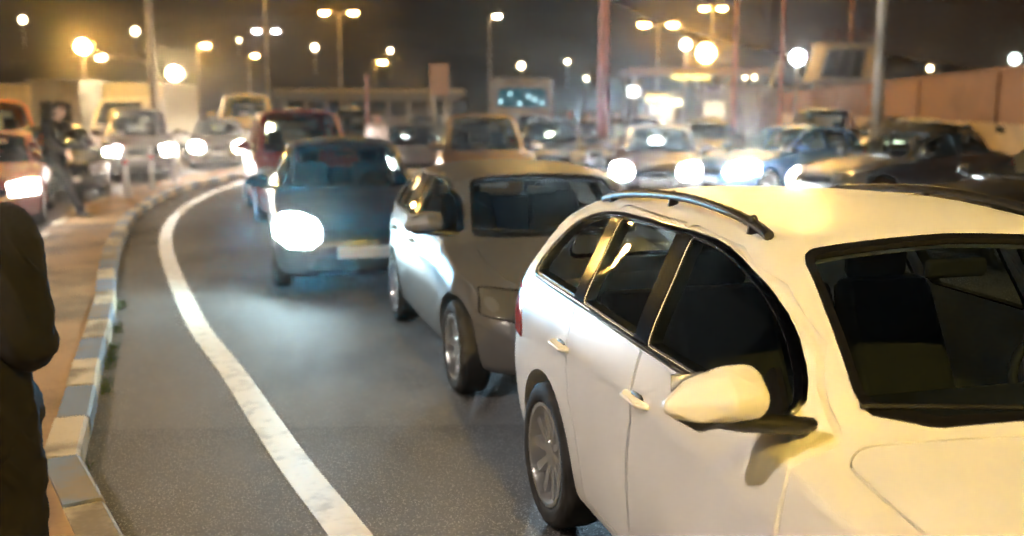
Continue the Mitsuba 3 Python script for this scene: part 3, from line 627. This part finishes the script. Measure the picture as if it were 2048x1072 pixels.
# ------------------------------------------------------------------ lamps
SOD, LED, PALE = (1.0, .57, .13), (.80, .92, 1.0), (1.0, .76, .42)
def head_meshes(L=.62, W=.27):
    sh = hull([((-L * .42, 0, .05), .05), ((L * .30, 0, .03), .09), ((L * .1, -W * .3, .03), .06), ((L * .1, W * .3, .03), .06), ((L * .34, -W * .22, .02), .06), ((L * .34, W * .22, .02), .06)], 14) ^ bx(-1, 1, -1, 1, 0, 1)
    bo = trimesh.creation.icosphere(2, 1.0); bo = man(bo).scale([L * .34, W * .42, .115]).translate([L * .14, 0, .0]) ^ bx(-1, 1, -1, 1, -1, -.004)
    return mikit.ply(tri(sh), 'lamp_shell', smooth=40), mikit.ply(tri(bo), 'lamp_lens', smooth=True)
HEAD = head_meshes()
K_FAR, K_NEAR = .021, .21
def street_lamp(x, y, h, arms, color, power, label, rad=.09, key='pole_steel', size=1.0, weight=1.0, group=None, name='street_lamp', z0=0.0):
    k = thing(name, label, 'lamp', group)
    part(k, 'pole', mikit.ply(cat(tube([(x, y, z0), (x, y, z0 + .5), (x, y, z0 + .52), (x, y, z0 + h)], [rad * 1.35, rad * 1.3, rad, rad * .62], 14)), key, smooth=40))
    for ang, L in arms:
        a = math.radians(ang); d = np.array([math.cos(a), math.sin(a)])
        if L > .3:
            pts = [(x + d[0] * L * t, y + d[1] * L * t, z0 + h - .12 + .22 * math.sin(t * math.pi / 2)) for t in np.linspace(0, 1, 7)]
            part(k, 'arm', mikit.ply(tube(pts, [.05] * 6 + [.035], 10), key, smooth=40))
        M = T().translate([x + d[0] * (L + .2 * size), y + d[1] * (L + .2 * size), z0 + h + .06]).rotate([0, 0, 1], ang).scale(size)
        hk = part(k, 'lamp_head', HEAD[0], M)
        part(hk, 'bowl', HEAD[1], M, emitter=em(color, power * (K_NEAR if h > 8.9 or y < 30 else K_FAR), weight))
    return k
# posts whose heads stand above the frame, and the ones by the camera
street_lamp(-9.9, 28, 9.2, [(200, 1.6)], SOD, 900, 'tall steel lamp post behind the queue of oncoming cars', rad=.12, weight=5)
street_lamp(2.52, 28, 10.5, [(170, 1.3), (-10, 1.3)], SOD, 800, 'thick pinkish red lamp post rising out of the frame', rad=.17, key='pole_red', weight=5)
street_lamp(8.75, 40, 11, [(190, 1.2)], SOD, 800, 'slim red post left of the harbour cabin', rad=.11, key='pole_red', weight=3)
street_lamp(11.9, 45, 12, [(190, 1.0), (10, 1.0)], SOD, 2400, 'thinnest red post, nearest to the blue-white floodlight', rad=.085, key='pole_red', weight=2)
street_lamp(7.75, 21.5, 10, [(200, 1.2)], SOD, 800, 'thick brown lamp post standing against the long wall', rad=.125, key='pole_steel', weight=5)
street_lamp(4.2, -8.5, 9, [(110, 1.0)], (1.0, .655, .135), 7600, 'lamp post by the road behind the viewer', rad=.1, weight=10)
street_lamp(-8.5, -2.0, 8.5, [(20, 1.0)], (1, .83, .69), 3300, 'lamp post on the far side of the oncoming road', rad=.1, weight=8)
street_lamp(-16.1, 28.3, 7.7, [(-60, .3)], SOD, 1800, 'lamp post beyond the left edge, mirrored in the wagon windows', rad=.1, weight=3, size=1.3)
# posts inside the frame
street_lamp(-11.8, 70, 8.1, [(0, .55), (180, .55)], SOD, 2200, 'double sodium lamp post left of the small brown sign panel', size=1.5, weight=2)
street_lamp(-14.9, 62, 8.8, [(0, .9), (180, .9)], SOD, 2200, 'double sodium lamp post touching the top edge of the frame', size=1.5, weight=2)
street_lamp(-22.8, 95, 8.7, [(0, .45), (180, .45)], (1, .95, 1), 1300, 'distant double lamp post with two white heads', size=1.5)
street_lamp(-1.65, 75, 8.3, [(0, .2)], PALE, 1600, 'pale single lamp post standing above the coach', size=1.3, weight=1)
street_lamp(10.7, 75, 7.7, [(0, .5), (180, .5)], SOD, 2300, 'dazzling double sodium lamp above the toll booths', size=1.9, weight=3)
street_lamp(13.3, 68, 8.2, [(180, .15), (0, .15)], SOD, 1500, 'high sodium lamp right of the dazzling double lamp', size=1.5, weight=2)
street_lamp(-27.7, 90, 7.1, [(0, .2)], SOD, 4500, 'far sodium lamp between the curved arm lamp and the yellow van', size=1.8, weight=1)
street_lamp(-25.8, 100, 6.7, [(0, .2)], SOD, 2600, 'small far sodium lamp just below the pair of white lamp heads', size=1.5)
street_lamp(-13.4, 100, 6.1, [(0, .2)], SOD, 3600, 'far sodium lamp right of the double lamp post', size=1.7)
# curved arm lamp
k = thing('street_lamp', 'curved swan-neck lamp arm reaching left over the pale wall', 'lamp')
ptsA = [(-24.2, 70, z) for z in (0, 2, 3.0, 3.6)] + [(-24.4, 70, 4.1), (-24.9, 70, 4.7), (-25.6, 70, 5.05), (-26.6, 70, 5.2), (-27.8, 70, 5.2)]
part(k, 'pole', mikit.ply(tube(ptsA, .09, 10), 'pole_steel', smooth=40))
part(k, 'lamp_head', mikit.ply(hull([((-28.0, 70, 5.15), .18), ((-28.4, 70, 5.1), .14)], 16), 'lamp_shell', smooth=40), emitter=em((6, 4.5, 2)))
# floodlights on short masts: hill and harbour
def flood(x, y, zt, h, color, power, label, r=.45, group=None, weight=.6):
    k = thing('floodlight', label, 'floodlight', group)
    part(k, 'mast', mikit.ply(tube([(x, y, zt - h), (x, y, zt - r)], [.12, .08], 8), 'pole_steel'))
    part(k, 'housing', mikit.ply(hull([((x - .3, y + .28, zt), .22), ((x + .3, y + .28, zt), .22), ((x, y + .35, zt - .2), .2)], 12), 'lamp_shell', smooth=40))
    part(k, 'lamp', mikit.ply(trimesh.Trimesh(trimesh.creation.icosphere(2, r).vertices * [1, .45, 1] + [x, y, zt], trimesh.creation.icosphere(2, r).faces, process=False), 'lamp_lens', smooth=True), emitter=em(color, power * K_FAR, weight))
HL = 'small white lamps scattered over the dark hillside'
for lab, (x, y, z, r) in zip(['round white hillside lamp in the top left corner', 'round white hillside lamp just left of the tall steel post', 'round hillside lamp left of the first double sodium lamp post', 'small hillside lamp above the far lamp beside the double post', 'round hillside lamp just over the coach roof', 'hillside lamp between the coach and the red lamp post, the upper one', 'hillside lamp between the coach and the red lamp post, the lower one', 'tiny whitish hillside lamp left of the white double heads', 'small hillside lamp right of the yellow sign strip, leftmost of three', 'small hillside lamp right of the yellow sign strip, middle of three', 'small hillside lamp right of the yellow sign strip, rightmost of three', 'hillside lamp just right of the thick brown post', 'hillside lamp above the right half of the long wall'], [(-82.7, 173.5, 16.3, .95), (-61.2, 166.5, 13.9, .95), (-30, 155.5, 10.7, .75), (-18.3, 153.5, 10.1, .55), (1.3, 144, 7.5, .7), (8.1, 149, 8.3, .45), (9.6, 131.5, 5.4, .35), (-42.8, 160.5, 12.1, .35), (28.7, 139, 6.1, .3), (31.5, 137.5, 5.8, .45), (32.5, 136.5, 5.7, .35), (48.6, 133.5, 5.1, .45), (67.5, 164.5, 7.9, .65)]):
    flood(x, y, z, 4.6, PALE, 220, lab, r * .6, HL, .03)
flood(16.8, 60, 4.67, 4.67, LED, 800, 'blue-white floodlight on a mast beside the harbour cabin', .42, weight=1.5)
flood(15.2, 80, 5.95, 5.95, SOD, 1300, 'warm white floodlight above the yellow checkpoint sign', .7, weight=1.5)
flood(13.6, 80, 6.6, 6.6, PALE, 250, 'small white floodlight left of the warm white one', .4)
flood(99.5, 202, 11.1, 6.0, (.8, 1, .9), 60, 'pale green-white floodlight far off at the right edge', 1.1)
flood(-14.6, 44, 3.25, 3.25, PALE, 4500, 'white lamp on a short mast behind the white box van', .28, weight=2)
flood(20.7, 63.5, 2.3, 2.3, SOD, 4000, 'low amber floodlight behind the long wall, lighting the harbour cabin', .25, weight=1)
flood(-18.7, 44.5, 4.4, 4.4, SOD, 5000, 'glaring amber floodlight on a mast in front of the pale wall', .3, weight=3)

# ------------------------------------------------------------------ buildings and street furniture
def boxpart(parent, name, b, key, r=.0, **k): return part(parent, name, mikit.ply(tri(bx(*b)), key), **k)
def wall_along():
    A, B_ = np.array([12.95, 18.0]), np.array([27.5, 118.0]); d = (B_ - A) / np.linalg.norm(B_ - A); n = np.array([-d[1], d[0]])   # n points to the road
    L = np.linalg.norm(B_ - A); M = T().translate([A[0], A[1], 0]).rotate([0, 0, 1], math.degrees(math.atan2(d[1], d[0])))
    k = thing('boundary_wall', 'long brown boundary wall with a cream lower band', 'wall')
    part(k, 'upper_band', mikit.ply(tri(bx(7.3, L, -.25, 0, 1.32, 2.88)), 'wall_brown'), M)
    low = bx(7.3, L, -.25, .035, 0, 1.32)
    for q in (12.2, 15.4, 19.2): low = low - bx(q, q + .9, -.1, .2, 1.02, 1.24)
    part(k, 'lower_band', mikit.ply(tri(low), 'wall_cream'), M)
    for q in (12.2, 15.4, 19.2):
        part(k, 'vent', mikit.ply(cat(bx(q + .02, q + .88, -.08, -.03, 1.03, 1.23), *[bx(q + .02, q + .88, -.03, 0, 1.03 + .05 * i, 1.05 + .05 * i) for i in range(4)]), 'ink'), M)
    part(k, 'coping', mikit.ply(tri(bx(7.25, L, -.31, .06, 2.88, 2.98)), 'wall_brown'), M)
    for q in np.arange(13, L, 9.5): part(k, 'pier', mikit.ply(tri(bx(q, q + .4, .0, .10, 1.325, 2.878)), 'wall_brown'), M)
    part(k, 'end_pier', mikit.ply(tri(bx(-2.0, 7.24, -.4, .5, 0, 3.0)), 'wall_brown'), M, label='tall reddish brown end section of the wall')
wall_along()
def harbour_cabin():
    k = thing('harbour_cabin', 'raised control cabin with a big slanted dark window and a roof mast', 'building')
    x0, x1, y0, y1 = 21.0, 25.3, 70, 73
    boxpart(k, 'base', (x0 + .6, x1 - .2, y0 + .3, y1, 0, 3.45), 'plaster')
    boxpart(k, 'floor_slab', (x0 - .3, x1 + .2, y0 - .3, y1 + .2, 3.45, 3.62), 'metal_grey')
    slab = prism(Polygon([(x0 - .1, 3.62), (x1, 3.62), (x1 + .1, 6.0), (x0 + .55, 6.0)]), 'y', y0, y1)
    op = prism(Polygon([(x0 + .18, 3.75), (x1 - 1.15, 3.75), (x1 - .95, 5.72), (x0 + .75, 5.72)]), 'y', y0 - 1, y0 + .35)
    part(k, 'wall', mikit.ply(tri(slab - op), 'plaster'))
    part(k, 'window', mikit.ply(tri(prism(Polygon([(x0 + .18, 3.75), (x1 - 1.15, 3.75), (x1 - .95, 5.72), (x0 + .75, 5.72)]).buffer(.01), 'y', y0 + .3, y0 + .34)), 'dark_window'))
    for q in (.35, .68): part(k, 'mullion', mikit.ply(tri(prism(LineString([(x0 + .18 + 2.97 * q, 3.76), (x0 + .75 + 2.6 * q, 5.71)]).buffer(.04), 'y', y0 + .2, y0 + .298)), 'metal_grey'))
    boxpart(k, 'roof', (x0 + .3, x1 + .3, y0 - .2, y1 + .2, 6.0, 6.15), 'metal_grey')
    rl = [tube([(x0 + .4, y0 - .1, z), (x1 + .2, y0 - .1, z)], .025, 6) for z in (6.6, 6.95)] + [tube([(x, y0 - .1, 6.15), (x, y0 - .1, 6.95)], .025, 6) for x in np.linspace(x0 + .4, x1 + .2, 6)]
    part(k, 'railing', mikit.ply(cat(*rl), 'pole_red'))
    part(k, 'mast', mikit.ply(tube([(23.5, 71, 6.15), (23.5, 71, 14)], [.14, .09], 10), 'pole_red', smooth=40))
harbour_cabin()
k = thing('yard_shed', 'low dark shed with a slanted white roof vent behind the long wall', 'building')
boxpart(k, 'wall', (17.6, 23.8, 85, 92, 0, 3.3), 'metal_grey'); boxpart(k, 'roof', (17.3, 24.1, 84.7, 92.3, 3.3, 3.5), 'metal_grey')
part(k, 'roof_vent', mikit.ply(hull([((21.9, 86, 3.6), .2), ((22.5, 86, 5.4), .25), ((22.9, 86, 5.4), .2)], 12), 'plate_white', smooth=40))
# pale wall and kiosk on the left
k = thing('perimeter_wall', 'floodlit cream wall behind the oncoming cars', 'wall')
boxpart(k, 'panel', (-30.5, -15.9, 47.6, 48, 0, 2.72), 'plaster'); boxpart(k, 'coping', (-30.6, -15.8, 47.5, 48.1, 2.72, 2.86), 'plaster')
for x in np.arange(-29.8, -16, 2.3): boxpart(k, 'pier', (x, x + .22, 47.48, 47.598, 0, 2.718), 'plaster')
k = thing('kiosk', 'grey kiosk with dark door and window before the cream wall', 'kiosk')
body = bx(-18.95, -17.05, 40, 42.2, 0, 2.75) - bx(-18.7, -18.2, 39.9, 40.12, .05, 2.05) - bx(-17.9, -17.4, 39.9, 40.12, .9, 2.0)
part(k, 'wall', mikit.ply(tri(body), 'metal_grey')); boxpart(k, 'roof', (-19.1, -16.9, 39.85, 42.35, 2.75, 2.86), 'metal_grey')
boxpart(k, 'door', (-18.68, -18.22, 40.06, 40.1, .06, 2.03), 'dark_window'); boxpart(k, 'window', (-17.88, -17.42, 40.06, 40.1, .92, 1.98), 'dark_window')
# customs hall
k = thing('customs_hall', 'long low hall with a pale roof edge far behind the cars', 'building')
boxpart(k, 'wall', (-19, -4.6, 84, 92, 0, 2.6), 'metal_grey'); boxpart(k, 'roof', (-19.5, -4.2, 83.2, 92.5, 2.95, 3.25), 'plaster'); boxpart(k, 'fascia', (-19.4, -4.3, 83.4, 92.3, 2.6, 2.95), 'metal_grey')
for x in np.arange(-18.6, -5, 1.7): boxpart(k, 'window', (x, x + 1.4, 83.94, 83.998, 1.0, 2.3), 'dark_window')
# checkpoint
k = thing('checkpoint_canopy', 'flat checkpoint canopy on steel columns behind the headlights', 'canopy')
boxpart(k, 'roof', (7.0, 15.4, 61, 67, 3.75, 4.1), 'metal_grey')
for x in (7.4, 11.2, 15.0):
    for y in (61.4, 66.6): part(k, 'column', mikit.ply(tube([(x, y, 0), (x, y, 3.75)], .13, 10), 'pole_steel', smooth=40))
boxpart(k, 'fascia', (7.0, 15.4, 60.94, 60.998, 3.7, 4.12), 'sign_back')
k = single('lit_sign', mikit.ply(rbox(9.55, 11.75, 60.6, 60.78, 3.42, 3.68, .04), 'plate_white', emitter=em((.30, .24, .04))), 'long yellow lit sign strip under the checkpoint canopy', 'sign')
def booth(x, y, label):
    k = thing('toll_booth', label, 'booth')
    b = bx(x - .75, x + .75, y, y + 2.2, 0, 2.5) - bx(x - .6, x + .6, y - .1, y + .12, 1.0, 2.1)
    part(k, 'wall', mikit.ply(tri(b), 'metal_grey')); part(k, 'window', mikit.ply(tri(bx(x - .6, x + .6, y + .06, y + .1, 1.0, 2.1)), 'plate_white'), emitter=em((.10, .085, .06)))
    boxpart(k, 'roof', (x - .95, x + .95, y - .25, y + 2.4, 2.5, 2.66), 'metal_grey')
booth(8.6, 58, 'lit toll booth on the left under the checkpoint canopy'); booth(11.6, 58, 'lit toll booth on the right under the checkpoint canopy')
for (x, z, w, h, c, lab) in [(6.85, 2.65, .62, .55, (.9, .85, .8), 'white square lit panel left of the toll booths'), (8.2, 2.25, 1.2, .35, (.7, .45, .1), 'amber lit panel beneath the white square one'), (9.3, 2.05, .5, .35, (.8, .65, .3), 'small warm lit panel between the two toll booths')]:
    kk = thing('illuminated_sign', lab, 'sign'); part(kk, 'face', mikit.ply(rbox(x - w / 2, x + w / 2, 57.2, 57.32, z - h / 2, z + h / 2, .03), 'plate_white'), emitter=em(c, .8))
    part(kk, 'post', mikit.ply(tube([(x, 57.26, 0), (x, 57.26, z - h / 2)], .05, 8), 'pole_steel'))
# brown sign panel and white post
k = thing('road_sign', 'orange-brown rectangular sign panel on two posts', 'sign')
part(k, 'panel', mikit.ply(rbox(-2.83, -2.17, 35.0, 35.05, 2.2, 3.28, .02), 'sign_back', smooth=30))
for x in (-2.7, -2.3): part(k, 'post', mikit.ply(tube([(x, 35.1, 0), (x, 35.1, 3.2)], .04, 8), 'pole_steel', smooth=40))
k = thing('marker_post', 'slim pinkish post above the roof of the red people carrier', 'post')
part(k, 'post', mikit.ply(tube([(-3.15, 22, 0), (-3.15, 22, 2.5)], [.06, .035], 10), 'pole_red', smooth=40)); part(k, 'base', mikit.ply(hull([((-3.15, 22, .05), .16), ((-3.15, 22, .2), .1)], 12), 'pole_red', smooth=40))
for (x, y, lab) in [(-7.36, 19.1, 'white bollard nearest to the walking person'), (-7.52, 20.9, 'white bollard in front of the blazing headlights'), (-7.6, 22.6, 'white bollard farthest from the walking person')]:
    k = thing('bollard', lab, 'bollard', None)
    part(k, 'post', mikit.ply(tube([(x, y, KH - .02), (x, y, .9), (x, y, .98)], [.055, .055, .03], 14), 'plate_white', smooth=40)); part(k, 'band', mikit.ply(revolve([(.058, .74), (.058, .82), (.05, .82), (.05, .74), (.058, .74)], 16, 'z').apply_translation([x, y, 0]), 'red_lens', smooth=40)); part(k, 'foot', mikit.ply(tube([(x, y, KH - .02), (x, y, KH + .03)], .1, 14), 'plate_white', smooth=40))
# coach
k = thing('coach', 'pale coach with a teal lit windscreen and rounded roof', 'coach')
bd = m3.Manifold.batch_hull([m3.Manifold.sphere(.28, 16).translate([x, y, z]) for x in (-.85, 1.95) for y in (55.3, 65.5) for z in (.65, 3.1)]) - bx(-.9, 2.0, 54.9, 55.16, 1.75, 2.85)
part(k, 'body', mikit.ply(tri(bd), 'metal_grey', smooth=40)); part(k, 'windscreen', mikit.ply(tri(prism(soft([(-.86, 1.78), (1.96, 1.78), (1.80, 2.80), (-.70, 2.80)], .22), 'y', 55.1, 55.14)), 'dark_window'), emitter=em((.0025, .010, .013)))
for x, z in ((-.62, 2.1), (-.1, 2.5), (.42, 1.98), (.9, 2.36), (1.25, 2.2), (1.62, 2.02)): part(k, 'cab_lamp', mikit.ply(trimesh.Trimesh(trimesh.creation.icosphere(1, .05).vertices + [x, 55.03, z], trimesh.creation.icosphere(1, .05).faces), 'plate_white', smooth=True), emitter=em((.5, .9, 1.0)))
for x in (-1.0, 2.1):
    for y in (57.5, 63.0): part(k, 'wheel', mikit.ply(revolve([(.001, -.15), (.5, -.15), (.5, .15), (.001, .15)], 24).apply_transform(trimesh.transformations.rotation_matrix(math.pi / 2, [0, 0, 1])).apply_translation([x, y, .5]), 'rubber', smooth=40))
# white box van
k = thing('box_van', 'white box van behind the cars with blazing headlights', 'van')
part(k, 'cargo_box', mikit.ply(rbox(-12.7, -10.85, 31.6, 35, .6, 2.55, .05), 'plate_white', smooth=30))
part(k, 'cab', mikit.ply(hull([((-12.5, 30.3, .7), .15), ((-11.05, 30.3, .7), .15), ((-12.5, 31.5, .7), .15), ((-11.05, 31.5, .7), .15), ((-12.45, 30.9, 1.9), .15), ((-11.1, 30.9, 1.9), .15), ((-12.45, 31.4, 1.95), .15), ((-11.1, 31.4, 1.95), .15), ((-12.5, 30.2, 1.15), .12), ((-11.05, 30.2, 1.15), .12)], 14), 'plate_white', smooth=40))
part(k, 'windscreen', mikit.ply(tri(m3.Manifold.batch_hull([bx(-12.4, -11.15, 30.05, 30.1, 1.3, 1.34), bx(-12.35, -11.2, 30.62, 30.7, 1.92, 1.96)])), 'dark_window'))
for x in (-12.55, -11.0):
    for y in (30.7, 34): part(k, 'wheel', mikit.ply(revolve([(.001, -.1), (.34, -.1), (.34, .1), (.001, .1)], 24).apply_translation([0, 0, 0]).apply_transform(trimesh.transformations.rotation_matrix(math.pi / 2, [0, 0, 1])).apply_translation([x, y, .34]), 'rubber', smooth=40))

# ------------------------------------------------------------------ people
def blend(bones, n=14, edge=.028, it=8, folds=0):
    m = m3.Manifold.batch_boolean([hull([(a, ra), (b, rb)], n) for (a, ra), (b, rb) in bones], m3.OpType.Add)
    t = tri(m.refine_to_length(edge)); t.merge_vertices(); trimesh.smoothing.filter_taubin(t, .5, -.53, it)
    if folds:
        V = t.vertices; q = meshkit.fbm(np.c_[V[:, 0] * 9, V[:, 1] * 9, V[:, 2] * 16 + 3 * np.sin(V[:, 1] * 12)], 3) - .5; t.vertices = V + t.vertex_normals * (q * folds)[:, None]
    return t
STAND = dict(pelvis=(0, 0, .95), chest=(0, 0, 1.30), neck=(0, 0, 1.48), head=(.015, 0, 1.62), sl=(0, .185, 1.41), sr=(0, -.185, 1.41), el=(-.02, .235, 1.12), er=(-.02, -.235, 1.12), wl=(.05, .24, .87), wr=(.05, -.24, .87),
             hl=(0, .10, .92), hr=(0, -.10, .92), kl=(.02, .11, .50), kr=(.02, -.11, .50), al=(-.02, .115, .08), ar=(-.02, -.115, .08))
def person(label, x, y, z, deg, pose=None, s=1.0, top='cloth_black', legs='cloth_grey', bulk=1.0, hem=.165, detail=True):
    J = {a: np.array(b, float) for a, b in {**STAND, **(pose or {})}.items()}
    k = thing('person', label, 'person'); M = place(x, y, z, deg, s)
    e = .022 if detail else .04
    limb = [((J['pelvis'], .115), (J['chest'], .12)), ((J['chest'], .12), (J['neck'], .06)), ((J['neck'], .055), (J['head'] - [0, 0, .03], .07))]
    for q in 'lr':
        limb += [((J['chest'] + [0, 0, .06], .09), (J['s' + q], .065)), ((J['s' + q], .055), (J['e' + q], .043)), ((J['e' + q], .043), (J['w' + q], .03)), ((J['pelvis'], .10), (J['h' + q], .088)), ((J['h' + q], .085), (J['k' + q], .058)), ((J['k' + q], .058), (J['a' + q], .042))]
        d = J['w' + q] - J['e' + q]; d /= np.linalg.norm(d); o = J['w' + q]; side = np.array([1.0, 0, 0]) - d * d[0]; side /= np.linalg.norm(side); nrm = np.cross(d, side)
        for off_, L in ((-.030, .072), (-.010, .085), (.011, .080), (.030, .065)):
            r0 = o + d * .085 + side * off_; r1 = r0 + d * L * .55 + nrm * .006; r2 = r1 + d * L * .45 + nrm * .018
            limb += [((o + d * .02, .022), (r0, .013)), ((r0, .0105), (r1, .0095)), ((r1, .0095), (r2, .008))]
        t0 = o + d * .035 + side * .03; limb += [((t0, .014), (t0 + d * .03 + side * .028, .0115)), ((t0 + d * .03 + side * .028, .011), (t0 + d * .062 + side * .034, .009))]
    H_ = J['head']
    limb += [((H_ + [0, 0, .02], .088), (H_ + [.015, 0, -.045], .066)), ((H_ + [.03, 0, -.075], .04), (H_ + [.05, 0, -.085], .03)), ((H_ + [.088, 0, .005], .012), (H_ + [.108, 0, -.028], .013)), ((H_ + [-.01, .088, .0], .014), (H_ + [-.01, .09, -.03], .012)), ((H_ + [-.01, -.088, .0], .014), (H_ + [-.01, -.09, -.03], .012))]
    part(k, 'body', mikit.ply(blend(limb, 12, e * .7 if detail else .03, 3), 'skin', smooth=True), M)
    c = bulk
    jk = [((J['pelvis'] + [0, 0, -.06], hem * c), (J['pelvis'] + [0, 0, .10], .145 * c)), ((J['pelvis'] + [0, 0, .10], .145 * c), (J['chest'], .155 * c)), ((J['chest'], .155 * c), (J['neck'] - [0, 0, .06], .085))]
    jk += [((J['pelvis'] + [0, .06, -.05], .13 * c), (J['pelvis'] + [0, -.06, -.05], .13 * c))]
    for q in 'lr': jk += [((J['chest'] + [0, 0, .05], .12 * c), (J['s' + q], .085 * c)), ((J['s' + q], .085 * c), (J['e' + q], .068 * c)), ((J['e' + q], .068 * c), (J['w' + q], .048 * c))]
    part(k, 'jacket', mikit.ply(blend(jk, 16, e, 10, .05), top, smooth=True), M)
    tr = []
    for q in 'lr': tr += [((J['pelvis'], .13), (J['h' + q], .11)), ((J['h' + q], .11), (J['k' + q], .078)), ((J['k' + q], .078), (J['a' + q] + [0, 0, .03], .066))]
    part(k, 'trousers', mikit.ply(blend(tr, 14, e, 8, .045), legs, smooth=True), M)
    part(k, 'hair', mikit.ply(blend([((H_ + [-.02, 0, .035], .098), (H_ + [-.035, 0, .0], .088)), ((H_ + [-.04, 0, 0], .08), (H_ + [-.05, 0, -.06], .06)), ((H_ + [.03, 0, .07], .05), (H_ + [-.02, 0, .06], .08))], 14, .03, 3), 'hair', smooth=True), M)
    for q in 'lr':
        a = J['a' + q]; part(k, 'shoe', mikit.ply(blend([((a + [-.03, 0, -.02], .05), (a + [.06, 0, -.045], .042)), ((a + [.06, 0, -.045], .042), (a + [.17, 0, -.052], .03))], 12, .03, 2), 'shoe', smooth=True), M)
        ey = 1 if q == 'l' else -1
        part(k, 'eye', mikit.ply(trimesh.Trimesh(trimesh.creation.icosphere(1, .013).vertices + H_ + [.083, ey * .032, .012], trimesh.creation.icosphere(1, .013).faces), 'ink', smooth=True), M)
    part(k, 'mouth', mikit.ply(hull([((H_ + [.088, .02, -.062]), .006), ((H_ + [.088, -.02, -.062]), .006)], 8), 'red_lens', smooth=True), M)
person('dark clothed person close to the viewer, cut by the left frame edge', -1.515, 2.62, KH - .012, 84, dict(er=(-.03, -.25, 1.12), wr=(.2, -.12, 1.04), el=(-.03, .25, 1.12), wl=(.2, .12, 1.04), hl=(0, .13, .90), hr=(0, -.13, .90), kl=(.02, .15, .50), kr=(.02, -.15, .50)), .975, 'cloth_black', 'cloth_black', 1.12, hem=.21)
person('person in dark clothes striding onto the traffic island', -7.28, 16.0, KH - .02, -20, dict(pelvis=(0, 0, .88), chest=(.06, 0, 1.2), neck=(.1, 0, 1.37), head=(.14, 0, 1.5), sl=(.07, .19, 1.31), sr=(.07, -.19, 1.31), el=(-.10, .24, 1.06), er=(.22, -.24, 1.06), wl=(-.06, .24, .83), wr=(.40, -.22, .93),
       hl=(0, .10, .86), hr=(0, -.10, .86), kl=(-.10, .11, .47), kr=(.30, -.11, .52), al=(-.42, .11, .16), ar=(.50, -.11, .08)), 1.1, 'cloth_black', 'cloth_grey')
person('person in a pale top standing beyond the red people carrier', -2.95, 21.9, 0, -60, top='cloth_pale', legs='cloth_jeans', detail=False)
person('person in a dark top, leftmost of those by the red lamp post', 1.72, 30, 0, -90, top='cloth_grey', legs='cloth_jeans', detail=False)
person('person in a pale top just left of the red lamp post', 2.2, 29, 0, -120, top='cloth_pale', legs='cloth_jeans', detail=False)
person('person in a dark top just right of the red lamp post', 3.05, 29.5, 0, -60, top='cloth_black', legs='cloth_jeans', detail=False)
